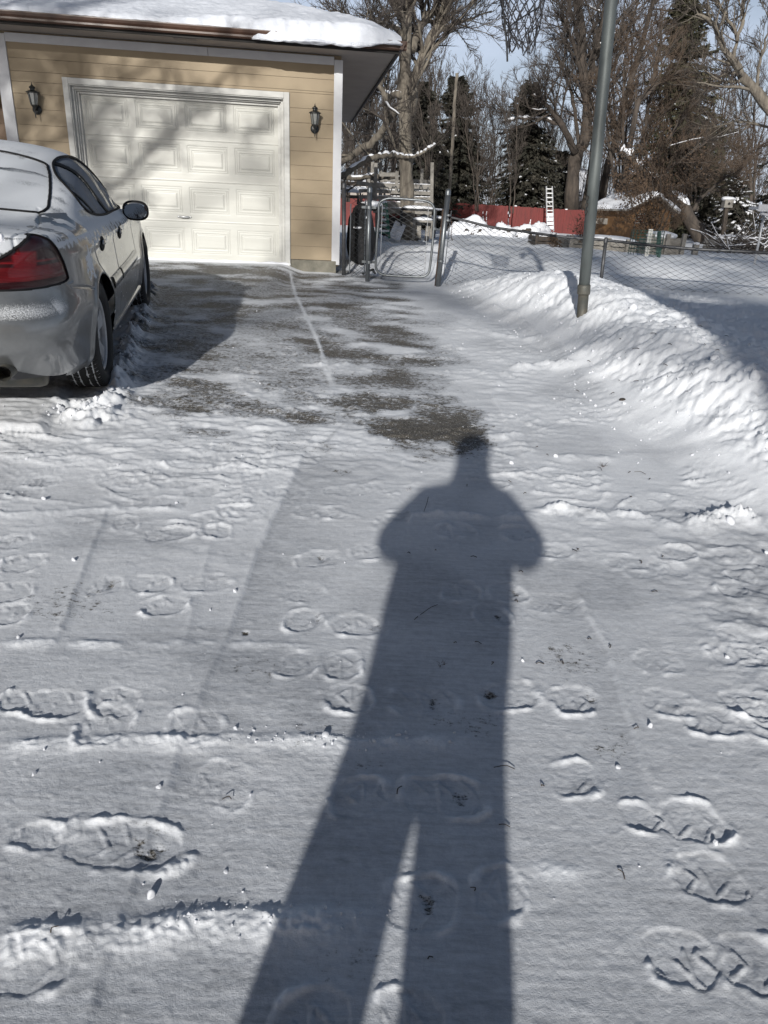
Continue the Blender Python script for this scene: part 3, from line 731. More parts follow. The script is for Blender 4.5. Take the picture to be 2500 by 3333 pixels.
# short panel between garage and gate
t = thing('fence_panel', 'narrow chain link panel between garage corner and gate hinge post', 'fence', at(765, 592, 10.95))
o, a, b = post(t, 743, 398, 588, 11.1, .030, M['galvd'])
o, a, b = post(t, 799, 407, 598, 10.55, .032, M['galv'], px1=794)
for px in (758, 790):
    p, q = at(px, 440 if px < 770 else 430, 10.85), at(px-3, 590, 10.85)
    mk('tension_bar', *tubes(np.array([q, p]), np.array([.009, .009]), 6, True), M['galv'], t)
pa, pb = at(758, 590, 10.95), at(790, 590, 10.75)
mk('wire_mesh', *mesh_fence(pa[:2], pb[:2], pa[2]-.03, 1.62, pb[2]-.03, 1.62), M['wire'], t)
for pz in (448, 566):
    c = at(797, pz, 10.55); mk('hinge', *cat_([lathe([(.036, -.02), (.042, -.018), (.042, .018), (.036, .02)], c, 14), beam(c+[-.10, .05, 0], c+[.10, 0, 0], .02, .03)]), M['galv'], t, smooth=False)
# gate
t = thing('chain_link_gate', 'low chain link gate with rounded galvanized tube frame beside the garage', 'gate', at(870, 600, 10.5))
def gpt(px, py, Y=10.5): return at(px, py, Y)
ring = [(818, 470), (818, 448), (822, 436), (834, 430), (850, 428.5), (900, 432), (918, 434), (932, 440), (938, 452), (938, 470), (934, 530), (929, 575), (925, 590), (915, 597), (900, 598), (840, 595), (822, 591), (813, 580), (812, 565), (814, 520)]
rp = catmull(np.array([gpt(*q) for q in ring+[ring[0]]]), 160)
mk('frame', *tubes(rp, np.full(160, .017), 10), M['galv'], t, smooth=True)
pa, pb = gpt(824, 594), gpt(925, 597)
mk('wire_mesh', *mesh_fence(pa[:2], pb[:2], pa[2]+.01, 1.68, pb[2]+.01, 1.66), M['wire'], t)
for px, pxb in ((826, 821), (926, 917)):
    p, q = gpt(px, 440), gpt(pxb, 592); mk('tension_bar', *tubes(np.array([q, p]), np.array([.004, .004]), 6, True), M['alu'], t)
c = gpt(938, 494); mk('latch', *cat_([lathe([(.02, -.02), (.027, -.018), (.027, .018), (.02, .02)], c, 12), beam(c, gpt(951, 496, 10.45), .025, .02), beam(gpt(951, 491, 10.45), gpt(951, 503, 10.45), .02, .01)]), M['galv'], t)
# main fence with posts
t = thing('chain_link_fence', 'long sagging chain link fence with dark top rail beyond the snowbank', 'fence', at(948, 600, 10.4))
o, aL, bL = post(t, 968, 413, 602, 10.35, .034, M['galv'], px1=947)
o, a, b = post(t, 958, 452, 602, 10.42, .018, M['rust'], False, px1=942)
midp = post(t, 1309, 516, 622, 10.35, .024, M['galvd'], px1=1297)
railp = [at(972, 469, 10.4), at(1010, 478, 10.4), at(1060, 490, 10.4), at(1130, 500, 10.4), at(1220, 512, 10.4), at(1310, 519, 10.36), at(1400, 529, 10.25), at(1500, 538, 10.1), at(1600, 543, 9.95), at(1700, 549, 9.7), at(1900, 562, 9.2), at(2100, 575, 8.6)]
rail = catmull(np.array(railp), 120)
mk('top_rail', *tubes(rail, np.linspace(.016, .022, 120), 10, True), M['galvd'], t, smooth=True)
# ties
for (p0, p1, dia_) in ((0, 5, .068), (5, 9, .068), (9, 11, .068)):
    A, B = railp[p0], railp[p1]
    n_ = 90
    tz = lambda wv, A=A, B=B: np.interp(A[0]+(B[0]-A[0])*wv, [q[0] for q in railp], [q[2] for q in railp])-(A[2]+(B[2]-A[2])*wv)+.012*np.sin(wv*40)
    mk('wire_mesh', *mesh_fence(A[:2], B[:2], gz(A[0], A[1])-.04, A[2], gz(B[0], B[1])-.04, B[2], sag=tz), M['wire'], t)
mk('tension_bar', *tubes(np.array([at(958, 600, 10.4), at(975, 455, 10.4)]), np.array([.006, .006]), 6, True), M['galv'], t)
for pz, px in ((465, 968), (476, 967), (564, 952)):
    c = at(px, pz, 10.35); mk('clamp', *lathe([(.035, -.013), (.041, -.012), (.041, .012), (.035, .013)], c, 14), M['galv'], t)
# chain hanging on the latch post
pts = catmull(np.array([at(973, 470, 10.3), at(976, 490, 10.28), at(974, 510, 10.3), at(977, 520, 10.3)]), 24)
ch = []
for i in range(23):
    ch.append(tubes(catmull(np.array([pts[i], (pts[i]+pts[i+1])/2+[.008 if i % 2 else 0, .008 if i % 2 == 0 else 0, 0], pts[i+1]]), 5), np.full(5, .004), 5))
V, Fx = cat_(ch); tag(mk('chain', V, Fx, M['rust'], loc=pts[0]), 'short rusty chain hanging on the latch post of the gate', 'chain')

# ================================================================ BASKETBALL HOOP
pb = gr(1256, 678); Yp = pb[1]
t = thing('basketball_hoop', 'leaning grey steel basketball pole standing in the snowbank with a torn net', 'basketball hoop', pb)
p0 = at(1257, 690, Yp); p1 = at(1322, 0, Yp); dirp = nrm(p1-p0)
joint = at(1260.5, 636, Yp); joint2 = at(1262, 615, Yp)
top = p0+dirp*4.3
rP = .052
mk('pole', *tubes(np.array([joint2-dirp*.02, joint2+dirp*1.0, top]), np.array([rP*.93, rP*.93, rP*.93]), 28, True), M['pole'], t, smooth=True)
v, f = tubes(np.array([p0-dirp*.25, joint]), np.array([rP*.88, rP*.88]), 28, True)
mk('base_sleeve', v, f, M['poled'], t, smooth=True)
cc = [joint, joint+dirp*.012, joint2-dirp*.012, joint2]
mk('collar', *tubes(np.array(cc), np.array([rP*1.02, rP*1.09, rP*1.09, rP*1.02]), 28, True), M['poled'], t, smooth=True)
for py, px in ((428, 1270.5), (443, 1269), (458, 1267.5)):
    c = at(px, py, Yp); c = c+nrm(np.array([-.9, 0, CAMH])-c)*rP*.95+np.array([-.004, -.004, 0])
    v, f = lathe([(.001, 0), (.012, .0), (.013, -.01)], (0, 0, 0), 12, 1)
    mk('bolt_hole', v*[1, 1, 1.5]+c, f, M['darkgap'], t)
# backboard, bracket and rim above the picture
rc = at(1132, -52, Yp+.15)
arm_dir = nrm(np.array([rc[0]-top[0], rc[1]-top[1], 0]))
bbc = np.array([rc[0], rc[1], rc[2]+.42])-arm_dir*.42
sidev = np.array([-arm_dir[1], arm_dir[0], 0])
def BB(V): V = np.asarray(V); return bbc+V[:, 0:1]*sidev+V[:, 1:2]*arm_dir+V[:, 2:3]*np.array([0, 0, 1.])
fan = [(-.20, -.28)]+[(.40*math.cos(a), .36*math.sin(a)) for a in np.linspace(-.35, PI+.35, 20)[::-1]]+[(.20, -.28)]
nf_ = len(fan); Vf = np.array([[a, y_, b] for y_ in (-.03, 0) for a, b in fan]); ii = np.arange(nf_)
mk('backboard', BB(Vf), [tuple(range(nf_)), tuple(range(2*nf_-1, nf_-1, -1))]+[(int(i), int((i+1) % nf_), int((i+1) % nf_+nf_), int(i+nf_)) for i in ii], M['white'], t)
near_t = p0+dirp*((rc[2]+.75-p0[2])/dirp[2])
mk('bracket', *cat_([beam(near_t, bbc+[0, 0, .25], .05, .05), beam(near_t-dirp*.05, bbc+[0, 0, -.2], .05, .05)]), M['poled'], t)
ra = np.linspace(0, 2*PI, 41)
rimp = np.stack([rc[0]+.225*np.cos(ra), rc[1]+.225*np.sin(ra), np.full(41, rc[2])], 1)
mk('rim', *cat_([tubes(rimp, np.full(41, .009), 8), beam(rc-arm_dir*.225, rc-arm_dir*.42, .10, .02)]), M['rust'], t, smooth=False)
# net: diamond cords, hanging skewed
nets = []
K = 14; lev = 7
rsn = np.random.RandomState(4)
nodes = {}
for j in range(lev+1):
    fr = j/lev; rad = .225*(1-.55*fr**.8); zz = rc[2]-.44*fr-.02
    for i in range(K):
        a = (i+.5*(j % 2))*2*PI/K
        p = np.array([rc[0]+rad*math.cos(a)+.03*fr, rc[1]+rad*math.sin(a), zz])+rsn.normal(0, .012*fr+.002, 3)
        nodes[(i, j)] = p
for j in range(lev):
    for i in range(K):
        i2 = (i-1) % K if j % 2 == 0 else (i+1) % K
        for e in (nodes[(i, j+1)], nodes[(i2, j+1)]):
            s_ = nodes[(i, j)]; mid = (s_+e)/2+[0, 0, -.008]
            nets.append(catmull(np.array([s_, mid, e]), 5))
for i in range(K):
    a, b = nodes[(i, lev)], nodes[((i+1) % K, lev)]
    if i % 3: nets.append(catmull(np.array([a, (a+b)/2+[0, 0, -.05], b]), 5))
nets = np.array(nets)
mk('net', *tubes(nets, np.full(nets.shape[:2], .0045), 5), M['net'], t, smooth=True)
dl = catmull(np.array([at(1092, 40, Yp), at(1091, 60, Yp), at(1093, 78, Yp), at(1095, 100, Yp), at(1096, 133, Yp)]), 30)
rr2 = .0075+.003*np.exp(-((np.arange(30)-12)/1.5)**2)+.003*np.exp(-((np.arange(30)-20)/1.2)**2)
V, Fx = cat_([tubes(dl, rr2, 7, True), tubes(catmull(np.array([at(1094, 75, Yp), at(1104, 55, Yp), at(1140, 30, Yp), at(1165, 15, Yp)]), 24), np.full(24, .006), 6, True), tubes(catmull(np.array([at(1090, 45, Yp), at(1087, 20, Yp), at(1083, -30, Yp)]), 12), np.full(12, .005), 6)])
tag(mk('dead_branch', V, Fx, M['cord'], loc=dl[0]), 'dark knobbly stick caught in the basketball net and hanging down', 'branch')

# ================================================================ YARD THINGS
RS = np.random.RandomState(77)
# covered machine by the garage corner: lumpy black tarp
Yc = 12.4
t = thing('covered_grill', 'black tarp covered machine with snow on top behind the narrow fence panel', 'covered grill', at(775, 560, Yc))
nu, nv = 60, 50
prof = [(572, 770, 800), (556, 754, 806), (520, 750, 809), (490, 753, 806), (470, 757, 803), (455, 763, 801), (445, 770, 797), (439, 777, 790)]
pv = np.array(prof, float)
zz = np.linspace(0, 1, nv); P = catmull(pv, nv)
Vc = np.zeros((nv, nu, 3)); aa = np.linspace(0, 2*PI, nu, endpoint=False)
for j in range(nv):
    l = at(P[j, 1], P[j, 0], Yc); r_ = at(P[j, 2], P[j, 0], Yc); c = (l+r_)/2; w = (r_-l)[0]/2
    fo = 1+.06*np.sin(aa*7+j*.1)+.16*perlin(np.cos(aa)*2.5, np.sin(aa)*2.5+j*.11, 170)
    Vc[j, :, 0] = c[0]+w*np.cos(aa)*fo; Vc[j, :, 1] = c[1]+.32*np.sin(aa)*fo; Vc[j, :, 2] = c[2]
idx = np.arange(nv*nu).reshape(nv, nu); A_ = idx[:-1]; B_ = idx[1:]
Fq = np.stack([A_, np.roll(A_, -1, 1), np.roll(B_, -1, 1), B_], -1).reshape(-1, 4)
mk('cover', Vc.reshape(-1, 3), [Fq, np.array([idx[-1]])], M['blackm'], t, smooth=True)
hor = catmull(np.array([at(779, 442, Yc), at(781, 430, Yc), at(784, 418, Yc)]), 8)
mk('lever', *tubes(hor, np.linspace(.03, .006, 8), 7, True), M['blackm'], t)
def lumps(center, size, n=1, seed=0, res=(18, 12), amp=.25, flat=.0):
    """rounded irregular lump"""
    rs_ = np.random.RandomState(seed); out = []
    nu_, nv_ = res
    for i in range(n):
        a = np.linspace(0, 2*PI, nu_, endpoint=False); b = np.linspace(-PI/2, PI/2, nv_)
        A_, B_ = np.meshgrid(a, b); ph = rs_.rand()*99
        rad = 1+amp*perlin(np.cos(A_)*np.cos(B_)*1.6+ph, np.sin(A_)*np.cos(B_)*1.6+np.sin(B_)*1.3+ph, 180)
        X = np.stack([np.cos(A_)*np.cos(B_)*rad*size[0], np.sin(A_)*np.cos(B_)*rad*size[1], np.sin(B_)*rad*size[2]], -1)
        id_ = np.arange(nu_*nv_).reshape(nv_, nu_)
        f = np.stack([id_[:-1], np.roll(id_[:-1], -1, 1), np.roll(id_[1:], -1, 1), id_[1:]], -1).reshape(-1, 4)
        out.append((X.reshape(-1, 3)+np.asarray(center), [f]))
    return cat_(out)
for q in (lumps(at(802, 441, Yc), (.17, .25, .05), seed=1), lumps(at(787, 470, Yc-.25), (.10, .06, .02), seed=2), lumps(at(772, 492, Yc-.3), (.07, .05, .02), seed=3)): mk('snow_cap', *q, M['snowp'], t, smooth=True)
Vx, Fx = cat_([beam(at(817, 452, Yc), at(822, 474, Yc), .05, .05), beam(at(822, 470, Yc), at(808, 545, Yc), .035, .035), beam(at(795, 452, Yc), at(825, 452, Yc), .04, .05)])
mk('handle', Vx, Fx, M['blackm'], t)
# small black object at the hinge post
c = gr(797, 594)
t = thing('ice_scraper', 'small black plastic scraper blade lying at the gate hinge post', 'scraper', c)
Vx, Fx = cat_([beam(c+[-.10, -.08, .02], c+[.07, -.05, .09], .09, .02), beam(c+[.05, -.05, .08], c+[.09, .10, .02], .03, .02)])
mk('blade', Vx, Fx, M['black'], t)

# treehouse platform
Yt = 22.0
t = thing('treehouse_platform', 'grey weathered wooden treehouse platform with rails built round a trunk', 'treehouse', at(875, 515, Yt))
def X2(px, py, Y=Yt): return at(px, py, Y)
rails = [(X2(810, 400), X2(934, 404), .06, .11), (X2(810, 413), X2(934, 418), .05, .09), (X2(808, 427), X2(932, 430), .05, .09), (X2(808, 440), X2(932, 442), .05, .10), (X2(806, 452), X2(932, 455), .05, .19)]
for a, b, w, h in rails: mk('rail', *beam(a, b, w, h), M['oldwood'], t)
Yb = Yt+2.4
for q in ([beam(X2(770, 394), X2(812, 401), .05, .1), beam(X2(775, 412), X2(812, 412), .05, .09), beam(X2(775, 425), X2(812, 425), .05, .09), beam(at(812, 388, Yb), at(930, 392, Yb), .05, .09), beam(at(812, 408, Yb), at(930, 410, Yb), .05, .09), beam(X2(932, 404), at(930, 404, Yb), .05, .09), beam(X2(932, 430), at(930, 428, Yb), .05, .09)]): mk('rail', *q, M['oldwood'], t)
V, Fx = cat_([beam(X2(808+i*1.0, 450, Yt+.1+i*.14), X2(932, 452, Yt+.1+i*.14), .13, .035) for i in range(17)]); mk('deck', V, Fx, M['oldwood'], t)
for px, p0_, p1_, Y in ((812, 352, 455, Yt), (822, 347, 455, Yb), (797, 360, 440, Yb), (805, 350, 450, Yt+1.2), (858, 370, 410, Yt), (912, 365, 408, Yb), (933.5, 351, 455, Yt), (828, 372, 415, Yb)):
    mk('post', *beam(at(px-1.5, p1_, Y), at(px, p0_, Y), .09, .09), M['oldwood'], t)
V, Fx = cat_([beam(X2(820, 377), X2(860, 377), .05, .10)]); mk('rail', V, Fx, M['oldwood'], t)
for a, b in (((929, 452), (921, 517)), ((905, 458), (905, 515)), ((815, 455), (815, 512))):
    mk('leg', *beam(at(b[0], b[1]+4, Yt+.1), at(a[0], a[1], Yt+.1), .12, .12), M['oldwood'], t)
mk('brace', *beam(X2(915, 452), X2(926, 466), .07, .07), M['oldwood'], t)
sn = []
for a, b, w, h in rails:
    k = np.linspace(0, 1, 40)[:, None]; pth = a+(b-a)*k+[0, 0, h/2+.012]
    sn.append(tubes(pth, .011+.009*perlin(k[:, 0]*22, k[:, 0]*0+a[2]*9, 190), 6))
sn.append(lumps(X2(870, 449, Yt+.8), (1.15, .9, .06), seed=5, res=(40, 12)))
V, Fx = cat_(sn); mk('snow_cover', V, Fx, M['snowp'], t, smooth=True)
xx = np.linspace(820, 925, 70); lp = np.array([X2(a, 407+5*math.sin(a*.33)+3*math.sin(a*.71), Yt-.06) for a in xx])
tag(mk('string_lights', *tubes(lp, np.full(70, .012), 4), M['galv'], loc=lp[0]), 'wavy cable of string lights draped on the treehouse rail', 'cable')
# green step ladder
Yl = 20.6
t = thing('step_ladder', 'green step ladder with snowy treads under the treehouse platform', 'ladder', at(830, 515, Yl))
for sx, ex in ((823, 811+3), (834, 841)):
    mk('side_rail', *beam(at(ex, 515, Yl), at(sx, 437, Yl), .05, .07), M['green'], t)
for sx, ex in ((824, 811), (835, 836)):
    mk('rear_leg', *beam(at(ex, 511, Yl+.7), at(sx, 440, Yl+.1), .04, .04), M['green'], t)
st_, sp_ = [], []
for k in range(6):
    f_ = k/5; y_ = 441+f_*62; a, b = at(824-9*f_, y_, Yl), at(836+4*f_, y_, Yl)
    st_.append(beam(a, b, .10, .03)); kk = np.linspace(0, 1, 8)[:, None]; sp_.append(tubes(a+(b-a)*kk+[0, 0, .045], np.full(8, .035)+.008*RS.randn(8), 6, True))
V, Fx = cat_(st_); mk('tread', V, Fx, M['green'], t)
V, Fx = cat_(sp_); mk('snow_cover', V, Fx, M['snowp'], t, smooth=True)
# clutter beneath the platform
def crate(name, label, cat, c, w, d, h, mat, snow=True):
    t = thing(name, label, cat, c)
    V, Fx = cat_([bx((c[0]-w/2, c[1]-d/2, c[2]+h-.05), (c[0]+w/2, c[1]+d/2, c[2]+h))]); mk('tabletop', V, Fx, M[mat], t)
    for sx in (-1, 1):
        for sy in (-1, 1): mk('leg', *beam(c+[sx*(w/2-.04), sy*(d/2-.04), 0], c+[sx*(w/2-.04), sy*(d/2-.04), h-.05], .06, .06), M[mat], t)
    if snow: V, Fx = lumps(c+[0, 0, h+.02], (w*.48, d*.45, .06), seed=int(h*100), res=(20, 8)); mk('snow_cap', V, Fx, M['snowp'], t, smooth=True)
crate('workbench', 'dark snow topped workbench at the right leg of the treehouse', 'workbench', at(901, 512, 21.2), 1.0, .6, .72, 'blackm')
crate('wooden_table', 'low wooden table with snow right of the treehouse trunk', 'table', at(912, 515, 20.4), .55, .5, .45, 'oldwood')
crate('garden_cart', 'dark low cart loaded with snow near the latch post', 'cart', at(936, 497, 24.5), .9, .8, .35, 'blackm')
V, Fx = cat_([beam(at(852, 514, 20.6), at(865, 483, 21.1), .32, .05, (0, 1, 0)), beam(at(857, 514, 20.5), at(869, 486, 21.0), .1, .05, (0, 1, 0))])
tag(mk('snowy_plank', V, Fx, M['snowp'], loc=at(855, 514, 20.6)), 'snow plastered board leaning against the treehouse trunk', 'board')
V, Fx = cat_([beam(at(842, 510, 21), at(848, 470, 21.6), .5, .03, (0, 1, 0))])
tag(mk('dark_board', V, Fx, M['blackm'], loc=at(842, 510, 21)), 'dark sheet leaning between green ladder and trunk', 'board')
for k, (px, Y, lb) in enumerate(((845, 24.5, 'red folding chair under the platform, nearer the green ladder'), (893, 25.2, 'red folding chair under the platform, right of the trunk'))):
    c = at(px, 500, Y); c[2] = gz(c[0], c[1]); t = thing('folding_chair', lb, 'chair', c, 'red chairs under the treehouse')
    mk('seat', *bx(c+[-.25, -.22, .45], c+[.25, .22, .49]), M['red'], t)
    V, Fx = cat_([bx(c+[-.25, .20, .55+.14*i], c+[.25, .24, .64+.14*i]) for i in range(4)]); mk('backrest', V, Fx, M['red'], t)
    for sx in (-.23, .23):
        for sy in (-.2, .22): mk('leg', *beam(c+[sx, sy, 0], c+[sx, sy, .45 if sy < 0 else 1.05], .035, .035), M['red'], t)

# red board fence
Yf = 40.0
t = thing('red_fence', 'long dark red board fence across the back of the yard', 'fence', at(1000, 500, Yf))
bo = []; sn = []
pa_, pb_ = at(600, 418, Yf+.5), at(1318, 457, Yf)
Lf = np.linalg.norm((pb_-pa_)[:2]); nb_ = int(Lf/.145)
for i in range(nb_):
    a = pa_+(pb_-pa_)*i/nb_; b = pa_+(pb_-pa_)*(i+.93)/nb_
    zt = a[2]+RS.normal(0, .008)+.012*math.sin(i*.11); dy = RS.normal(0, .006)
    bo.append(bx((a[0], a[1]+dy, .55), (b[0]+.008, a[1]+.03+dy, zt)))
    if RS.rand() < .07: sn.append(lumps((a[0]+.07, a[1], zt+.01), (.08, .03, .03), seed=i, res=(8, 6)))
V, Fx = cat_(bo); mk('boards', V, Fx, M['red'], t)
V, Fx = cat_([bx((pa_[0], pa_[1]+.05, z), (pb_[0], pa_[1]+.12, z+.09)) for z in (1.0, 1.9)]); mk('back_rail', V, Fx, M['red'], t)
V, Fx = cat_(sn); mk('snow_cap', V, Fx, M['snowp'], t, smooth=True)
# frost marks on the boards
dr = []
for px, a0, a1 in ((1044, 448, 500), (1051, 450, 498), (1098, 452, 500), (1101, 452, 470), (1146, 470, 500), (1186, 470, 482), (1083, 478, 500)):
    for k in range(7):
        py = RS.uniform(a0, a1); c = at(px+RS.normal(0, .6), py, Yf-.06); dr.append(bx(c-[.015, 0, .06], c+[.015, .02, .06]))
V, Fx = cat_(dr); mk('frost_streak', V, Fx, M['snowp'], t)
# aluminium extension ladder leaning on it
t = thing('extension_ladder', 'tall aluminium extension ladder with snowy lower rungs leaning on the red fence', 'ladder', at(1188, 497, 38.5))
YL = 38.6
for px, px2 in ((1180, 1181.5), (1192.5, 1195.5)):
    mk('side_rail', *beam(at(px2, 499, YL-.5), at(px, 403, YL+.6), .06, .07), M['alu'], t)
for k in range(10):
    f_ = k/9; y_ = 408+f_*84; a, b = at(1180+1.5*f_, y_, YL+.5-f_), at(1193+2.5*f_, y_, YL+.5-f_)
    mk('rung', *beam(a, b, .04, .05+.10*(k > 5)), M['snowp'] if k > 5 else M['alu'], t)
# snow covered rock heaps along the fence
t0 = 0
for (cxp, cyp, wpx, hpx, Y, lb) in ((995, 497, 24, 14, 30, 'snow covered brush heap nearest the latch post, left of the tallest heap'), (1022, 491, 24, 18, 30.5, 'tallest snow covered heap of rocks before the red fence'), (1040, 500, 20, 12, 30, 'low snowy rock heap at the right foot of the tallest heap'),
      (1083, 500, 17, 13, 30, 'round snow capped dark shrub between two snow heaps'), (1112, 503, 14, 10, 30.4, 'small snowy mound right of the round dark shrub'), (1140, 502, 20, 13, 30.4, 'white snow mound left of the extension ladder foot'), (1165, 488, 10, 6, 31, 'small snow cushion beside the ladder foot')):
    c = at(cxp, cyp+8, Y); s_ = wpx*SC*Y/FOC; h_ = hpx*SC*Y/FOC*1.3
    t = thing('snow_covered_heap', lb, 'heap', c, 'snow covered heaps along the red fence')
    lm, dk = [], []
    for i in range(26):
        q = RS.rand(2)*2-1; rr_ = math.hypot(*q)
        if rr_ > 1: continue
        z_ = h_*(1-rr_**2)**.7
        lm.append(lumps(c+[q[0]*s_, q[1]*s_*.5, z_-.06], (RS.uniform(.15, .3), RS.uniform(.15, .28), RS.uniform(.12, .2)), seed=t0, res=(12, 8), amp=.4)); t0 += 1
    for i in range(10):
        q = RS.rand(2)*2-1; dk.append(lumps(c+[q[0]*s_*1.0, -abs(q[1])*s_*.65, h_*RS.uniform(.1, .6)], (.15, .1, .10), seed=t0, res=(9, 6), amp=.6)); t0 += 1
    V, Fx = cat_(dk); mk('rocks', V, Fx, M['barkd'], t, smooth=True)
    V, Fx = cat_(lm); mk('snow_cover', V, Fx, M['snowp'], t, smooth=True)
# raised beds
def bed(name, label, cat, p0, p1, Y0, Y1, h, d, mat='oldwood', snow=True, posts=3):
    a = at(p0[0], p0[1], Y0); b = at(p1[0], p1[1], Y1)
    a[2] = gz(a[0], a[1])-.05; b[2] = gz(b[0], b[1])-.05
    t = thing(name, label, cat, a)
    nb = max(2, int(h/.16)); parts = []
    off = np.array([0, d, 0])
    for i in range(nb):
        z = .08+i*h/nb
        parts += [beam(a+[0, 0, z], b+[0, 0, z], .06, h/nb-.02), beam(a+off+[0, 0, z], b+off+[0, 0, z], .06, h/nb-.02), beam(a+[0, 0, z], a+off+[0, 0, z], .06, h/nb-.02), beam(b+[0, 0, z], b+off+[0, 0, z], .06, h/nb-.02)]
    V, Fx = cat_(parts); mk('side_boards', V, Fx, M[mat], t)
    for i in range(posts):
        q = a+(b-a)*i/(posts-1); mk('corner_post', *beam(q+[0, -.06, 0], q+[0, -.06, h+.06], .09, .09), M[mat], t)
    if snow:
        V, Fx = lumps((a+b)/2+off/2+[0, 0, h], (np.linalg.norm(b-a)/2, d*.5, .12), seed=int(a[0]*10) % 99, res=(40, 12), amp=.1); mk('snow_cover', V, Fx, M['snowp'], t, smooth=True)
bed('raised_bed', 'long low raised bed of weathered boards filled with snow', 'raised bed', (1232, 529), (1395, 531), 19.5, 19.2, .30, 1.6, posts=5)
bed('planter_box', 'dark wooden planter box at the left end of the long raised bed', 'planter', (1158, 523), (1225, 524), 21.5, 21.5, .28, 1.2, 'barkd')
bed('cold_frame', 'grey raised wooden box on short posts beside the green wire cage', 'planter', (1402, 541), (1470, 545), 18.2, 18.0, .46, .8, posts=3)
bed('timber_stack', 'stack of old grey timbers under snow right of the leaning trunk', 'timber', (1562, 530), (1650, 534), 24, 24, .42, 1.5, posts=4)
t = thing('short_post', 'short thick wooden post standing alone right of the raised box', 'post', gr(1499, 552))
c = gr(1499, 552); mk('stump', *beam(c-[0, 0, .1], c+[0, 0, .28], .14, .14), M['oldwood'], t, bevel=.01)
mk('snow_cap', *lumps(c+[0, 0, .29], (.09, .09, .04), seed=9), M['snowp'], t, smooth=True)
# green wire cage + dark green post
Yg = 16.5
t = thing('garden_cage', 'green wire garden cage round a white stake beyond the chain link fence', 'plant cage', at(1395, 548, Yg))
ws = []
cg = at(1392, 546, Yg)
for i in range(22):
    a = i*2*PI/22; p = cg+np.array([.34*math.cos(a), .34*math.sin(a), 0]); ws.append(tubes(np.array([p-[0, 0, .05], p+[0, 0, .45]]), np.full(2, .004), 4))
for z in np.linspace(.02, .45, 8):
    a = np.linspace(0, 2*PI, 25); ws.append(tubes(np.stack([cg[0]+.34*np.cos(a), cg[1]+.34*np.sin(a), np.full(25, cg[2]+z)], 1), np.full(25, .004), 4))
V, Fx = cat_(ws); mk('wire', V, Fx, M['twine'], t)
mk('stake', *beam(cg+[.05, 0, -.1], cg+[.05, 0, .48], .09, .04), M['white'], t)
c = at(1424, 552, Yg-.2)
tag(mk('metal_post', *cat_([beam(c-[0, 0, .1], at(1424, 500, Yg-.2), .06, .06), beam(c+[-.05, -.02, 0], at(1422, 505, Yg-.2), .05, .05)]), M['twine'], loc=c), 'dark green steel post beside the green wire cage', 'post')

# shed
t = thing('garden_shed', 'small ochre plywood shed with snowy roof half hidden by brown leaves', 'shed', at(1370, 510, 31))
Ys_ = 31
A_ = at(1288, 447, Ys_+1.5); B_ = at(1355, 449, Ys_-.5); C_ = at(1450, 462, Ys_+1.8)
zb_ = .6; zt_ = at(1345, 450, Ys_-.5)[2]
def quad(*p): return np.array(p), [np.array([[0, 1, 2, 3]])]
Dd = A_+(C_-B_); Dd[2] = zt_
def fl(p, z): return np.array([p[0], p[1], z])
pk = at(1400, 424, Ys_+.8)
rdz = pk[2]
mk('wall', *quad(fl(A_, zb_), fl(B_, zb_), fl(B_, zt_), fl(A_, zt_)), M['shed'], t)
midf = (B_+C_)/2
V = np.array([fl(B_, zb_), fl(C_, zb_), fl(C_, zt_), fl(midf, rdz), fl(B_, zt_)]); mk('wall', V, [np.array([[0, 1, 2, 3, 4]])], M['shed'], t)
mk('wall', *quad(fl(C_, zb_), fl(Dd, zb_), fl(Dd, zt_), fl(C_, zt_)), M['shedd'], t)
midb = (A_+Dd)/2
e1 = nrm(B_-A_)*.35; e1[2] = 0; ov_ = nrm(B_-C_)*.3; ov_[2] = -.10
r1, r2 = fl(midf, rdz)+e1, fl(midb, rdz)-e1
e_l0, e_l1 = fl(B_, zt_)+e1+ov_, fl(A_, zt_)-e1+ov_
e_r0, e_r1 = fl(C_, zt_)+e1-ov_*[1, 1, -1], fl(Dd, zt_)-e1-ov_*[1, 1, -1]
def slab_(a, b, c_, d_, th_, n=16, amp=.03, seed=0):
    U_, V_ = np.meshgrid(np.linspace(0, 1, n), np.linspace(0, 1, n))
    P = (a*(1-U_)[..., None]+b*U_[..., None])*(1-V_)[..., None]+(d_*(1-U_)[..., None]+c_*U_[..., None])*V_[..., None]
    P2 = P.copy(); P2[..., 2] += th_+amp*perlin(U_*4, V_*4, seed)
    ii = np.arange(n*n).reshape(n, n); edge_ = np.concatenate([ii[0, :-1], ii[:-1, -1], ii[-1, :0:-1], ii[:0:-1, 0]])
    side = np.stack([edge_, np.roll(edge_, -1), np.roll(edge_, -1)+n*n, edge_+n*n], 1)
    return np.concatenate([P.reshape(-1, 3), P2.reshape(-1, 3)]), [grid(n, n), grid(n, n)+n*n, side]
rf = mk('roof', *cat_([slab_(e_l0, e_l1, r2, r1, .06, 4, 0), slab_(e_r0, e_r1, r2, r1, .06, 4, 0)]), M['oldwood'], t)
up_ = np.array([0, 0, .065])
mk('snow_cover', *cat_([slab_(e_l0+up_, e_l1+up_, r2+up_, r1+up_, .12, 20, .05, 3), slab_(e_r0+up_, e_r1+up_, r2+up_, r1+up_, .12, 20, .05, 5)]), M['snowp'], rf, smooth=True)
c = at(1293, 478, Ys_+.9); mk('window_box', *bx(c-[.3, .3, .1], c+[.35, .05, .12]), M['oldwood'], t)

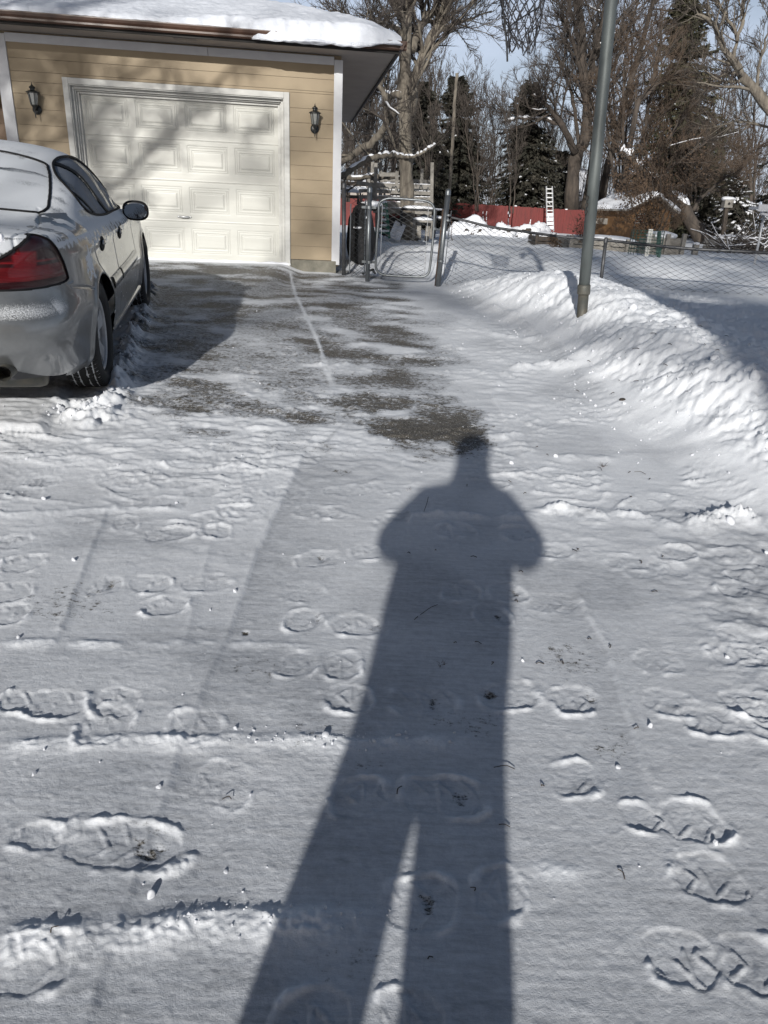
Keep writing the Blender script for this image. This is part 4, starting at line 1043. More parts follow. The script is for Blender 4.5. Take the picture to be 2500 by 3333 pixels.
# bird house on post
Yh = 30
t = thing('bird_house', 'small wooden bird house with snowy roof on a dark post at the right', 'bird house', at(1412*0+1566, 510, Yh))
mk('pole', *beam(at(1561, 515, Yh), at(1569, 448, Yh), .14, .14), M['barkd'], t)
c = at(1571, 440, Yh); bxh = mk('box', *bx(c-[.16, .16, .14], c+[.16, .16, .14]), M['oldwood'], t)
mk('entrance_hole', *lathe([(.001, 0), (.045, 0), (.05, -.01)], c+[0, -.165, 0], 12, 1), M['darkgap'], bxh)
mk('roof', *lumps(c+[0, 0, .17], (.24, .24, .08), seed=4), M['snowp'], t, smooth=True)
# small striped flag stuck in the snow
c = at(1388, 522, 21); 
t = thing('garden_flag', 'tiny red and white striped flag on a stick near the leaning trunk', 'flag', at(1390, 475, 29))
c = at(1388, 470, 29)
mk('stick', *beam(c+[-.25, 0, -.9], c+[-.25, 0, .15], .02, .02), M['oldwood'], t)
V, Fx = cat_([beam(c+[-.24, 0, .10-i*.05], c+[.12, .02, .14-i*.05], .01, .024) for i in range(0, 7, 2)]); mk('stripe', V, Fx, M['white'], t)
V, Fx = cat_([beam(c+[-.24, 0, .10-i*.05], c+[.12, .02, .14-i*.05], .01, .024) for i in range(1, 7, 2)]); mk('stripe', V, Fx, M['red'], t)
# canopy pole and eave at the far right edge
Ye = 15
t = thing('porch_canopy', 'white metal canopy edge on a thin slanting pole at the right margin', 'canopy', at(1638, 570, Ye))
mk('pole', *tubes(np.array([at(1627, 585, Ye), at(1652, 455, Ye)]), np.full(2, .022), 10, True), M['alu'], t, smooth=True)
mk('roof', *cat_([beam(at(1638, 449, Ye), at(1800, 452, Ye), .8, .05), beam(at(1638, 449, Ye-.4), at(1800, 452, Ye-.4), .03, .12), beam(at(1644, 460, Ye-.3), at(1662, 466, Ye-.3), .06, .04)]), M['trimw'], t)
# white house roof far behind
for k, (p0_, p1_, p2_, p3_, Y, lb) in enumerate((((1195, 432), (1330, 436), (1300, 372), (1232, 366), 75, 'far white snow covered roof seen between the big maple trunks'), ((742, 405), (860, 410), (845, 385), (760, 380), 60, 'far snow covered roof behind the treehouse, at the garage corner'))):
    A1, B1 = at(*p0_, Y), at(*p1_, Y); C1, D1 = at(*p2_, Y+6), at(*p3_, Y+6)
    t = thing('neighbour_house', lb, 'house', fl(A1, .9))
    mk('wall', *bx((A1[0]+.3, Y+.3, .5), (B1[0]-.3, Y+10, A1[2])), M['soffit'], t)
    V, Fx = slab_(A1, B1, C1, D1, .15, 10, .05, 7); mk('roof', V, Fx, M['snowp'], t, smooth=True)
    V, Fx = slab_(A1+[0, 13, 0], B1+[0, 13, 0], C1, D1, .15, 4, 0, 7); mk('roof', V, Fx, M['snowp'], t, smooth=True)
# fence remains left behind the grill
t = thing('wooden_deck_rail', 'snowy wooden rail low behind the covered machine', 'rail', at(745, 405, 26))
mk('rail', *cat_([beam(at(735, 396, 26), at(800, 399, 26), .08, .12), beam(at(735, 424, 26), at(790, 426, 26), .06, .10)]), M['barkd'], t)
V, Fx = lumps(at(765, 409, 26), (.6, .3, .10), seed=8, res=(24, 8)); mk('snow_cover', V, Fx, M['snowp'], t, smooth=True)
# ================================================================ TREES
def limbpath(pl, Y, m=16, wob=.0, rng=None, dY=0.0):
    P = [at(px, py, Y+dY*i/(len(pl)-1)) for i, (px, py) in enumerate(pl)]
    Q = catmull(np.array(P), m)
    if rng is not None and wob: Q[1:-1] += rng.normal(0, wob, (m-2, 3))
    return Q
def grow(P, D, L, Rr, m, wob, up, rng, tip=.25):
    n = len(P); d = D.copy(); pts = [P]; seg = (L/(m-1))[:, None]
    for i in range(m-1):
        d = nrm(d+rng.normal(0, wob, (n, 3))+np.array([0, 0, up]))
        pts.append(pts[-1]+d*seg)
    t = np.linspace(0, 1, m)[None, :]
    return np.stack(pts, 1), Rr[:, None]*(1-(1-tip)*t)
def kids(pts, rad, k, t0, ang, Lf, rng, m, wob, up, rf=.55, rmin=.004, L=None, out=None, t1=1.0):
    n, mm = pts.shape[:2]; par = np.repeat(np.arange(n), k); t = t0+(t1-t0)*rng.rand(n*k)**.85
    u = t*(mm-1)-1e-6; i = np.clip(u.astype(int), 0, mm-2); f = (u-i)[:, None]
    A = pts[par, i]; B = pts[par, i+1]; P = A+(B-A)*f; T = nrm(B-A)
    r = (rad[par, i]*(1-f[:, 0])+rad[par, i+1]*f[:, 0])
    q = nrm(np.cross(T, rng.normal(0, 1, T.shape))); a = (ang+rng.normal(0, .18, n*k))[:, None]
    D = T*np.cos(a)+q*np.sin(a)
    if out is not None: D = D+out
    D = nrm(D+[0, 0, up*1.0])
    PL = np.linalg.norm(np.diff(pts, axis=1), axis=2).sum(1)[par] if L is None else np.full(n*k, L)
    Lk = PL*Lf*(1.12-.6*t)*rng.uniform(.55, 1.2, n*k)
    Rk = np.maximum(np.minimum(r*rf, r*.8), rmin)
    return grow(P, D, Lk, Rk, m, wob, up*.35, rng)
def bare_tree(name, label, limbs, seed, k1=12, k2=11, k3=8, L1=3.2, L2=.45, L3=.5, mat='barkd', tmat='twig', group=None, snow=(), base=None, r3=.0065, t0=.25, up=.12, out=None, snowamt=1.0, ang=.75, tfirst=None):
    """limbs: list of (polyline pts, r0, r1, sprout)"""
    rng = np.random.RandomState(seed)
    base = limbs[0][0][0] if base is None else base
    root = thing(name, label, 'tree', base, group)
    tp = []; P1, R1 = [], []
    for li, (pts, r0, r1, sp) in enumerate(limbs):
        rr_ = np.linspace(0, 1, len(pts))**.8; rr_ = r0+(r1-r0)*rr_
        p = pts+0; rr_ = rr_*(1+.06*rng.randn(len(pts)))
        tp.append(tubes(p, rr_, 12, True))
        if sp:
            a, b = kids(p[None], rr_[None], int(k1*sp), (tfirst if li == 0 and tfirst else t0), ang, 1, rng, 9, .13, up, rf=.45, rmin=.012, L=L1, out=out)
            P1.append(a); R1.append(b)
    P1 = np.concatenate(P1); R1 = np.minimum(np.concatenate(R1), .05)
    P2, R2 = kids(P1, R1, k2, .12, .65, L2, rng, 6, .16, up, rf=.5, rmin=.0085, out=out)
    P3, R3 = kids(P2, R2, k3, .08, .6, L3, rng, 4, .20, up, rf=.6, rmin=r3)
    tp.append(tubes(P1, R1, 5))
    V, F = cat_(tp); mk('trunk', V, F, M[mat], root, smooth=True)
    V, F = cat_([tubes(P2, R2, 4), tubes(P3, np.minimum(R3, .012), 3)]); mk('crown', V, F, M[tmat], root)
    sn = []
    def snowline(p, w):
        n_ = 50; q = catmull(p, n_); fr = np.clip(.5+1.6*perlin(np.arange(n_)*.23+seed, np.zeros(n_)+q[0, 2], 200), 0, 1)
        hz = np.linalg.norm(np.gradient(q, axis=0)[:, :2], axis=1)/np.maximum(np.linalg.norm(np.gradient(q, axis=0), axis=1), 1e-6)
        sn.append(tubes(q+np.array([0, -.3*w, .8*w]), w*.75*fr*np.clip(hz*1.6-.2, 0, 1)+.001, 6))
    for i, w in snow: snowline(limbs[i][0], w)
    # small snow beads on the heavier side branches
    sel = rng.rand(len(P1)) < .10*snowamt
    if sel.any():
        p = P1[sel][:, 1:6]; r = R1[sel][:, 1:6]; hz = np.abs(nrm(p[:, -1]-p[:, 0])[:, 2]) < .6
        if hz.any(): sn.append(tubes(p[hz]+np.array([0, 0, 1.0])*r[hz][..., None]*.9, r[hz]*.85, 5))
    if sn: V, F = cat_(sn); mk('snow_cover', V, F, M['snowp'], root, smooth=True)
    return root
rg = np.random.RandomState(31)
def LP(pl, Y, r0, r1, sp=1, dY=0, wob=.02): return (limbpath(pl, Y, 18, wob, rg, dY), r0, r1, sp)
# big trunk through the treehouse
bare_tree('cottonwood_tree', 'tall pale barked tree rising through the treehouse platform', [
    LP([(883, 522), (881, 450), (878, 380), (876, 300), (873, 200), (876, 100), (880, 0), (882, -120)], 22, .245, .13, .6, wob=.01),
    LP([(885, 250), (892, 190), (905, 134), (926, 96), (945, 55), (965, 15), (1000, -60)], 22.2, .15, .09, 1.3, 1),
    LP([(926, 106), (950, 89), (974, 65), (991, 50), (1022, 38), (1062, 24)], 22.8, .07, .02, 1.2, 1.5),
    LP([(889, 110), (903, 72), (917, 48), (936, 24), (950, -30)], 22.2, .12, .07, 1.0, 1),
    LP([(866, 204), (850, 208), (836, 203), (822, 190), (805, 170), (780, 160)], 21.8, .10, .04, 1.2, 1),
    LP([(866, 232), (850, 245), (838, 262), (822, 290), (797, 312), (765, 330), (735, 352)], 22.2, .085, .11, .5, 1),
    LP([(840, 250), (835, 228), (830, 205), (815, 180), (790, 120), (775, 60)], 21.6, .09, .04, 1.2, -1),
    LP([(872, 340), (850, 334), (834, 334), (809, 338), (773, 355), (736, 382)], 21.8, .06, .08, .15, -1),
    LP([(874, 340), (896, 336), (921, 325), (941, 314)], 21.7, .055, .02, .3, -.5),
    LP([(868, 384), (845, 384), (826, 383), (801, 380), (773, 386), (742, 384)], 22.4, .05, .07, .1, 1),
    LP([(868, 85), (859, 65), (845, 54), (825, 62), (801, 54), (770, 58), (735, 40)], 21.9, .08, .035, 1.3, -1),
    LP([(878, 60), (850, 10), (820, -40)], 21.9, .08, .05, 1.2, -1)], 1, k1=17, k2=13, k3=9, L1=2.4, mat='bark', tmat='twig', snow=((7, .07), (8, .055), (9, .06), (10, .06), (5, .06), (4, .07), (1, .03)), r3=.0045)
# ring of pale bark where the limb broke
# large maple behind the red fence
bare_tree('maple_tree', 'large spreading maple with leaning brown trunk behind the extension ladder', [
    LP([(1234, 456), (1237, 378), (1249, 328), (1265, 299), (1268, 240), (1262, 180), (1256, 126), (1259, 63), (1246, 0), (1240, -60)], 42, .42, .12, 1.6),
    LP([(1262, 300), (1268, 230), (1273, 176), (1284, 110), (1297, 63), (1312, 0), (1320, -60)], 42, .22, .09, 1.5, 1),
    LP([(1243, 330), (1218, 277), (1196, 246), (1178, 225), (1162, 212), (1150, 205)], 41.7, .20, .05, 1.1, -2),
    LP([(1213, 272), (1180, 258), (1145, 255), (1114, 257), (1085, 265)], 41.3, .10, .03, .6, -1),
    LP([(1262, 180), (1248, 130), (1236, 90), (1226, 60), (1218, 40)], 42, .13, .04, 1.4, -1),
    LP([(1256, 126), (1242, 60), (1230, 10), (1222, -40)], 42, .11, .04, 1.3, 1),
    LP([(1252, 325), (1236, 210), (1218, 160), (1205, 120)], 42.5, .12, .04, 1.1, 1)], 2, k1=16, k2=13, k3=10, L1=3.6, snow=((3, .10), (2, .07)), r3=.0075)
bare_tree('maple_tree', 'twin grey trunked maple standing directly behind the basketball pole', [
    LP([(1265, 450), (1271, 410), (1284, 315), (1296, 220), (1312, 100), (1325, 0), (1330, -60)], 44, .27, .10, 1.6),
    LP([(1300, 434), (1312, 362), (1334, 283), (1360, 180), (1388, 90), (1410, 0), (1420, -50)], 44, .24, .09, 1.7, 1),
    LP([(1296, 220), (1330, 130), (1360, 60), (1380, 0)], 44, .12, .05, 1.5, 1),
    LP([(1334, 283), (1300, 200), (1285, 140)], 44, .10, .04, 1.2, -1)], 3, k1=16, k2=13, k3=9, L1=3.8, r3=.0075, tmat='twig')
bare_tree('willow_tree', 'brown twigged willow with one bare dark limb reaching right', [
    LP([(1330, 455), (1345, 400), (1360, 320), (1376, 228), (1395, 206), (1410, 187), (1434, 173), (1465, 156), (1482, 151)], 36, .18, .05, .9),
    LP([(1370, 430), (1385, 330), (1400, 240), (1420, 130), (1430, 60)], 37, .13, .04, 1.5, 1),
    LP([(1380, 420), (1420, 340), (1470, 260), (1520, 200), (1560, 160)], 37, .10, .03, .9, 1),
    LP([(1390, 420), (1450, 360), (1520, 310), (1590, 270)], 37.5, .12, .03, .9, 1),
    LP([(1400, 430), (1470, 400), (1540, 370), (1610, 330)], 38, .10, .03, 1.5, 1),
    LP([(1360, 440), (1350, 330), (1345, 230), (1350, 120)], 37, .12, .04, 1.5, 1),
    LP([(1340, 440), (1320, 350), (1310, 250), (1315, 160)], 38, .10, .03, 1.3, 1)], 4, k1=19, k2=14, k3=9, L1=2.8, tmat='twigb', r3=.0062, up=.02, out=np.array([.10, 0, .05]), snowamt=.4)
bare_tree('leaning_tree', 'thick snow plastered trunk leaning far left over the shed', [
    LP([(1527, 531), (1505, 497), (1485, 464), (1468, 439), (1435, 415), (1404, 387), (1382, 367), (1362, 343), (1340, 330)], 33, .34, .09, .8),
    LP([(1497, 455), (1512, 428), (1536, 408), (1569, 382), (1600, 370)], 33, .09, .03, 1.6, 1),
    LP([(1404, 387), (1425, 360), (1450, 300), (1475, 250)], 32.6, .06, .02, 1.2, 0),
    LP([(1382, 367), (1400, 350), (1414, 337)], 32.6, .07, .04, .5, 0),
    LP([(1365, 345), (1372, 325), (1385, 310), (1400, 304)], 32.8, .07, .03, .8, 0)], 5, k1=12, k2=10, k3=7, L1=2.0, tmat='twigb', snow=((0, .23), (3, .06)), r3=.006)
bare_tree('ash_tree', 'pale bare tree limb curving up at the right edge against the sky', [
    LP([(1780, 520), (1740, 380), (1700, 290), (1659, 230), (1635, 197), (1609, 173), (1597, 156), (1585, 130), (1558, 96), (1544, 55), (1522, 38), (1505, 30)], 26, .24, .03, 1.3, wob=.01),
    LP([(1582, 125), (1592, 96), (1580, 53), (1561, 24), (1545, -10)], 26, .06, .03, 1.5, .5),
    LP([(1592, 89), (1604, 43), (1606, 14), (1612, -40)], 26, .06, .04, 1.3, .5),
    LP([(1597, 156), (1572, 158), (1548, 168), (1520, 180)], 26, .035, .015, 1.2, .3),
    LP([(1635, 197), (1640, 140), (1655, 80), (1665, 10)], 26, .06, .02, 1.4, .3),
    LP([(1700, 290), (1640, 270), (1590, 262), (1550, 275)], 26.5, .05, .02, 1.6, .5)], 6, k1=12, k2=10, k3=8, L1=2.0, mat='bark', tmat='twig', r3=.0045, snowamt=.2)
# thinner trees filling the background: their own individuals
def sapling(name, label, px, pyb, pyt, Y, w, seed, tm='twig', k=1, r=.05, group='bare young trees along the back of the yard', n=3, L1=1.8, snowamt=.3):
    lm = []
    rs_ = np.random.RandomState(seed)
    for i in range(n):
        dx_ = (i-(n-1)/2)/max(1, n-1)*2 if n > 1 else 0
        lm.append(LP([(px+dx_*3, pyb), (px+dx_*w*.25+rs_.normal(0, 3), pyb*.7+pyt*.3), (px+dx_*w*.6+rs_.normal(0, 5), pyb*.35+pyt*.65), (px+dx_*w+rs_.normal(0, 6), pyt+rs_.uniform(0, 25))], Y+rs_.uniform(-.5, .5), r, .012, k, rs_.uniform(-1, 1)))
    return bare_tree(name, label, lm, seed, k1=14, k2=10, k3=6, L1=L1, r3=.0062, tmat=tm, group=group, snowamt=snowamt, up=.25, t0=.12)
SAP = [('thin bare tree between the garage corner and the treehouse', 775, 435, 150, 27, 20, 3), ('slanting bare tree beside the left treehouse posts', 828, 440, 190, 29, 26, 3), ('grey bare tree at the garage corner, seen over the fence panel', 752, 430, 120, 31, 22, 3), ('bare tree directly left of the treehouse trunk', 800, 430, 80, 33, 35, 4), ('bare tree behind the treehouse trunk', 850, 440, 40, 35, 40, 4),
       ('thin bare tree before the wide dark spruce, right of the treehouse', 925, 450, 130, 34, 25, 3), ('upright twiggy tree behind the grey snag', 985, 450, 150, 47, 40, 4), ('slender bare tree between the snag and the middle spruce', 1030, 450, 200, 40, 25, 3),
       ('brushy young tree just left of the middle spruce', 1065, 455, 220, 42, 28, 3), ('thin pale stemmed sapling crossing the middle spruce', 1105, 455, 190, 38, 22, 2), ('young bare tree right of the middle spruce', 1190, 455, 240, 46, 25, 3),
       ('fine twigged tree left of the tall pointed spruce', 1430, 450, 60, 52, 45, 5), ('fine twigged tree right of the tall pointed spruce', 1545, 470, 90, 48, 50, 5), ('pale twiggy tree at the right edge behind the snowy spruces', 1625, 480, 120, 52, 45, 5),
       ('low brushy tree behind the leaning trunk', 1500, 470, 300, 42, 40, 4), ('fine twigged tree behind the twin maples', 1345, 450, 30, 55, 60, 5), ('twiggy tree crown beyond the roof corner', 930, 440, 60, 48, 30, 5)]
for i, (lb, px, pb_2, pt_, Y, w, n) in enumerate(SAP):
    sapling('bare_tree', lb, px, pb_2+6, pt_, Y, w, 300+i, 'twigb' if i in (12,) else 'twig', 1.0 if Y < 45 else 1.2, r=.035+.0012*Y*(n > 3), n=n, L1=1.5 if Y < 40 else 2.6)
t = thing('dead_snag', 'straight grey dead trunk rising behind the latch post', 'dead tree', at(970, 450, 35))
sp_ = limbpath([(969, 452), (973, 380), (978, 300), (982, 220), (987, 158)], 35, 30, .01, rg)
mk('trunk', *tubes(sp_, np.linspace(.075, .065, 30)*(1+.05*rg.randn(30)), 10, True), M['bark'], t, smooth=True)
# ---------------- spruces
def spruce(label, px, pt_, pb_, Y, wpx, seed, snow=.3, mat='needle', group='dark spruces behind the yard', lean=0, dens=1.0):
    rng = np.random.RandomState(seed)
    top = at(px, pt_, Y); base = at(px, pb_, Y); base[2] = min(base[2], gz(base[0], min(Y, 300))); H = top[2]-base[2]
    Rb = wpx*SC*Y/FOC
    root = thing('spruce_tree', label, 'tree', base, group)
    tr = np.array([base-[0, 0, .2], base+[0, 0, H*.5], top-[0, 0, H*.01]]); tr[:, 0] = np.linspace(base[0], top[0], 3)
    mk('trunk', *tubes(tr, np.array([.02*H, .011*H, .01]), 8), M['barkd'], root, smooth=True)
    N = int(330*dens); h = rng.rand(N)**1.25*.97+.015; az = rng.rand(N)*2*PI
    prof_ = (1-h)**.62*(1+.18*np.sin(h*31+seed))+.02
    L = Rb*prof_*rng.uniform(.55, 1.25, N)
    P = base+np.stack([(top[0]-base[0])*h, np.zeros(N), H*h], 1)
    D = nrm(np.stack([np.cos(az), np.sin(az), np.where(h > .75, .55, -.02)], 1))
    m = 7; pts = [P]; d = D
    for i in range(m-1):
        d = nrm(d+np.array([0, 0, -.11 if i < 4 else .16])*np.where(h > .8, .2, 1)[:, None]+rng.normal(0, .05, (N, 3))); pts.append(pts[-1]+d*(L/(m-1))[:, None])
    pts = np.stack(pts, 1)
    Vb, Fb = tubes(pts, np.linspace(.02, .006, m)[None, :]*np.ones((N, 1)), 3)
    S = int(46); par = np.repeat(np.arange(N), S); t = rng.rand(N*S)**.7*.99; u = t*(m-1); i = u.astype(int); f = (u-i)[:, None]
    A = pts[par, i]; B = pts[par, np.minimum(i+1, m-1)]; C0 = A+(B-A)*f; T = nrm(B-A)
    side = nrm(np.cross(T, [0, 0, 1.]))*rng.choice([-1, 1], N*S)[:, None]
    dirs = nrm(T*rng.uniform(.3, 1.1, (N*S, 1))+side*rng.uniform(.1, 1, (N*S, 1))+np.array([0, 0, -1])*rng.uniform(.05, .75, (N*S, 1)))
    ln = (.16+.26*rng.rand(N*S))*(.65+.035*H)*(1.1-.4*t); wd = ln*rng.uniform(.10, .22, N*S)
    wv = nrm(np.cross(dirs, rng.normal(0, 1, dirs.shape)))
    a = C0; b = C0+dirs*(ln*.5)[:, None]+wv*wd[:, None]; c = C0+dirs*ln[:, None]; e = C0+dirs*(ln*.45)[:, None]-wv*wd[:, None]
    V = np.stack([a, b, c, e], 1).reshape(-1, 3); F = np.arange(len(V)).reshape(-1, 4)
    V, F = cat_([(V, [F]), (Vb, Fb)]); mk('crown', V, F, M[mat], root)
    if snow:
        K = rng.rand(N*S) < snow*.10*(t > .35)*(dirs[:, 2] < .2)
        K &= (perlin(C0[:, 0]*1.1+seed, C0[:, 2]*1.3) > -.12)
        q = C0[K]; n_ = len(q); ln2 = ln[K]*.95
        uu = nrm(T[K]+rng.normal(0, .25, (n_, 3))); ww = nrm(np.cross(uu, [0, 0, 1.])); r1_ = ln2[:, None]
        top_ = q+[0, 0, .05]
        V8 = np.stack([q-uu*r1_*.6, q+ww*r1_*.38, q+uu*r1_*.6-[0, 0, .03], q-ww*r1_*.38, top_+uu*r1_*.1], 1)
        b_ = np.arange(n_)[:, None]*5
        F3 = np.concatenate([b_+np.array([[0, 1, 4]]), b_+np.array([[1, 2, 4]]), b_+np.array([[2, 3, 4]]), b_+np.array([[3, 0, 4]])])
        mk('snow_cover', V8.reshape(-1, 3), [F3], M['snowp'], root, smooth=True)
    return root
spruce('broad dark spruce right behind the treehouse trunk', 912, 175, 468, 40, 80, 1, .05, dens=2.5)
spruce('broad dark spruce behind the grey snag', 988, 165, 468, 42, 84, 2, .04, dens=2.6)
spruce('pointed snow flecked spruce left of the extension ladder', 1143, 178, 468, 43, 96, 3, .10, dens=2.3)
spruce('small spruce behind the maple trunk by the ladder', 1213, 325, 465, 50, 50, 4, .15, dens=1.5)
spruce('tallest spruce with pointed top reaching the upper edge of the photo', 1483, -12, 470, 45, 122, 5, .05, 'needler', dens=2.8)
spruce('snow laden spruce right of the leaning trunk', 1592, 385, 530, 37, 62, 6, 2.2, dens=1.0)
spruce('small snow laden spruce just behind the leaning trunk', 1527, 420, 525, 38, 34, 7, 2.0, dens=.8)
spruce('dark spruce at the right edge with drooping snowy boughs', 1730, 180, 560, 27, 92, 8, 1.4, dens=1.3)
# ---------------- brown leafed shrub in front of the shed
def leaves(n, cen, rad, size, rng, mat, name, parent, flat=.0):
    c = rng.normal(0, 1, (n, 3)); c = c/np.linalg.norm(c, axis=1)[:, None]*rng.rand(n, 1)**.45*np.array(rad)+np.asarray(cen)
    c += .12*np.stack([perlin(c[:, 0]*3, c[:, 2]*3), perlin(c[:, 1]*3, c[:, 2]*3, 3), perlin(c[:, 0]*3, c[:, 1]*3, 5)], 1)
    keep = perlin(c[:, 0]*1.6+5, c[:, 2]*1.6, 9) > -.22
    c = c[keep]; n = len(c)
    d = nrm(rng.normal(0, 1, (n, 3))+[0, 0, -.6]); w = nrm(np.cross(d, rng.normal(0, 1, (n, 3)))); s_ = size*rng.uniform(.5, 1.3, (n, 1))
    V = np.stack([c, c+d*s_*.5+w*s_*.3, c+d*s_, c+d*s_*.5-w*s_*.3], 1)
    return mk(name, V.reshape(-1, 3), [np.arange(n*4).reshape(-1, 4)], M[mat], parent)
rl = np.random.RandomState(8)
lm = [LP([(1411, 540), (1411+dx_*.3, 500), (1411+dx_*.7, 450), (1411+dx_, yt)], 26.5, .04, .01, 1, rl.uniform(-1, 1)) for dx_, yt in ((-62, 400), (-40, 390), (-20, 370), (0, 380), (18, 365), (40, 395), (58, 410))]
t = bare_tree('leafy_shrub', 'shrub still hung with dry brown leaves in front of the ochre shed', lm, 9, k1=9, k2=7, k3=4, L1=.9, tmat='twigb', r3=.004, up=.25)
leaves(2000, at(1405, 430, 26.5), (1.25, 1.0, 1.0), .085, rl, 'leaf', 'leaves_and_seed_heads', t)
leaves(1500, at(1392, 480, 26.5), (1.05, .9, .65), .08, rl, 'leaf', 'leaves_and_seed_heads', t)
t = thing('climbing_vine', 'dry brown vine with dead leaves hanging over the leaning trunk', 'vine', at(1435, 415, 32.4))
vs = []
for k in range(26):
    x_ = rl.uniform(1370, 1470); p = limbpath([(x_, 300+rl.uniform(-20, 40)), (x_+rl.normal(0, 10), 350), (x_+rl.normal(0, 14), 400), (x_+rl.normal(0, 16), 440)], 32.2+rl.normal(0, .4), 12, .03, rl); vs.append(tubes(p, np.full(12, .012), 4))
V, F = cat_(vs); mk('stem', V, F, M['twigb'], t)
leaves(2600, at(1425, 360, 32.2), (2.1, .9, 1.6), .10, rl, 'leaf', 'leaves_and_seed_heads', t)
leaves(1800, at(1375, 400, 32.0), (1.0, .7, 1.0), .10, rl, 'leaf', 'leaves_and_seed_heads', t)
# brush pile at the right edge
t = thing('brush_pile', 'heap of snow covered cut branches at the right edge below the canopy', 'brush pile', at(1620, 545, 21))
cb = at(1625, 550, 21.5); n_ = 240
P = cb+np.stack([rl.uniform(-.9, 1.6, n_), rl.uniform(-.8, .8, n_), rl.uniform(-.2, .35, n_)], 1)
D = nrm(np.stack([rl.uniform(.2, 1, n_)*rl.choice([-1, 1, 1], n_), rl.normal(0, .3, n_), rl.uniform(.1, .8, n_)], 1))
pp_, rr_ = grow(P, D, rl.uniform(.5, 1.6, n_), np.full(n_, .014), 6, .1, -.06, rl)
mk('branches', *tubes(pp_, rr_, 4), M['barkd'], t)
mk('snow_cover', *tubes(pp_[:, 1:5]+[0, 0, .035], rr_[:, 1:5]*1.5*(rl.rand(n_, 1)*(rl.rand(n_, 1) < .45)+.02), 5), M['snowp'], t, smooth=True)
# dry plants in the raised bed
def dryplant(px, py, Y, h, w, n, label):
    c = at(px, py, Y); t = thing('dry_plant', label, 'plant', c)
    P = np.repeat(c[None], n, 0)+rl.normal(0, .05, (n, 3))*[1, 1, 0]; D = nrm(np.stack([rl.normal(0, w, n), rl.normal(0, w, n), np.ones(n)], 1))
    a, b = grow(P, D, np.full(n, h)*rl.uniform(.5, 1.1, n), np.full(n, .007), 5, .15, -.08, rl)
    k_, r_ = kids(a, b, 4, .3, .7, .3, rl, 4, .2, 0, rmin=.004)
    V, F = cat_([tubes(a, b, 3), tubes(k_, r_, 3)]); mk('stems', V, F, M['twigb'], t)
    leaves(int(n*9), c+[0, 0, h*.5], (w*h*1.2, w*h, h*.5), .05, rl, 'leaf', 'leaves_and_seed_heads', t)  # seed heads, modelled as small leaf blades
dryplant(1258, 524, 19.4, .75, .35, 40, 'dry brown perennial at the pole side of the long raised bed')
dryplant(1197, 535, 19.8, .35, .5, 34, 'flattened dry grass clump at the foot of the planter box')
dryplant(1296, 484, 29.5, .9, .4, 30, 'dry shrub against the left corner of the shed')
dryplant(1455, 495, 29, .8, .4, 46, 'rusty brown shrub against the right corner of the shed')
# distant woods closing the view
rw = np.random.RandomState(12)
n_ = 950
X = rw.uniform(-40, 75, n_); Yw = rw.uniform(62, 95, n_); P = np.stack([X, Yw, np.full(n_, .8)], 1)
a, b = grow(P, nrm(np.stack([rw.normal(0, .12, n_), rw.normal(0, .1, n_), np.ones(n_)], 1)), rw.uniform(4, 12, n_), np.full(n_, .055), 8, .06, .02, rw)
k1_, r1_ = kids(a, b, 14, .15, .6, .35, rw, 5, .15, .2, rmin=.02); k2_, r2_ = kids(k1_, r1_, 6, .1, .6, .5, rw, 4, .2, .1, rmin=.014)
V, F = cat_([tubes(a, b, 4), tubes(k1_, r1_, 3), tubes(k2_, r2_, 3)])
tag(mk('distant_woods', V, F, M['twig']), 'far belt of bare grey woods behind the yard', 'woods', kind='stuff')
# ---------------- trees behind the photographer (they throw the branch shadows)
def standing(name, label, base, H, seed, n=7, spread=.55, group='bare street trees behind the photographer', first=.36, r0=.30, k1=9, k2=7, k3=4, r3=.008):
    rs_ = np.random.RandomState(seed); base = np.array(base, float)
    tr = base+np.stack([np.cumsum(rs_.normal(0, .05, 14)), np.cumsum(rs_.normal(0, .05, 14)), np.linspace(-.3, H, 14)], 1)
    lm = [(tr, r0, .05, .8)]
    for i in range(n):
        h = first+(.85-first)*i/n; p = tr[int(h*13)]; a = i*2.4+rs_.rand(); L = H*spread*(1.15-h)
        d = np.array([math.cos(a), math.sin(a), .75]); q = p+np.outer(np.linspace(0, 1, 12), d*L)+np.cumsum(rs_.normal(0, .06, (12, 3)), 0)
        q[0] = p; lm.append((q, r0*.5*(1.1-h), .03, 1.2))
    return bare_tree(name, label, lm, seed, k1=k1, k2=k2, k3=k3, L1=2.6 if k2 == 7 else 1.9, r3=r3, tmat='twig', group=group, base=base, snowamt=0, tfirst=first)
st0 = standing('street_tree', 'bare tree standing left of the driveway outside the picture', (-8.6, 1.6, .1), 9.5, 66, n=20, first=.25, r0=.13, spread=.62, k1=15, k2=9, k3=6, r3=.011)
st1 = standing('street_tree', 'tall bare tree behind the photographer on the left', (-8.2, -17, -.1), 17, 61, n=9, first=.45)
def dup(root, loc, rotz, label):
    r = root.copy(); C.objects.link(r); r.location = loc; r.rotation_euler = (0, 0, rotz); r['label'] = label
    for ch in list(root.children):
        c = ch.copy(); C.objects.link(c); c.parent = r
    return r
st2 = standing('street_tree', 'very tall bare tree behind the photographer beyond the brick house', (-1.5, -25, -.1), 23, 63, n=13, first=.50, r0=.44, spread=.48, k1=14)
dup(st2, (1.5, -32, .6), 2.1, 'very tall bare tree far behind the photographer')
dup(st2, (5.0, -24, -.1), 4.0, 'very tall bare tree behind the right end of the brick house')
import bmesh
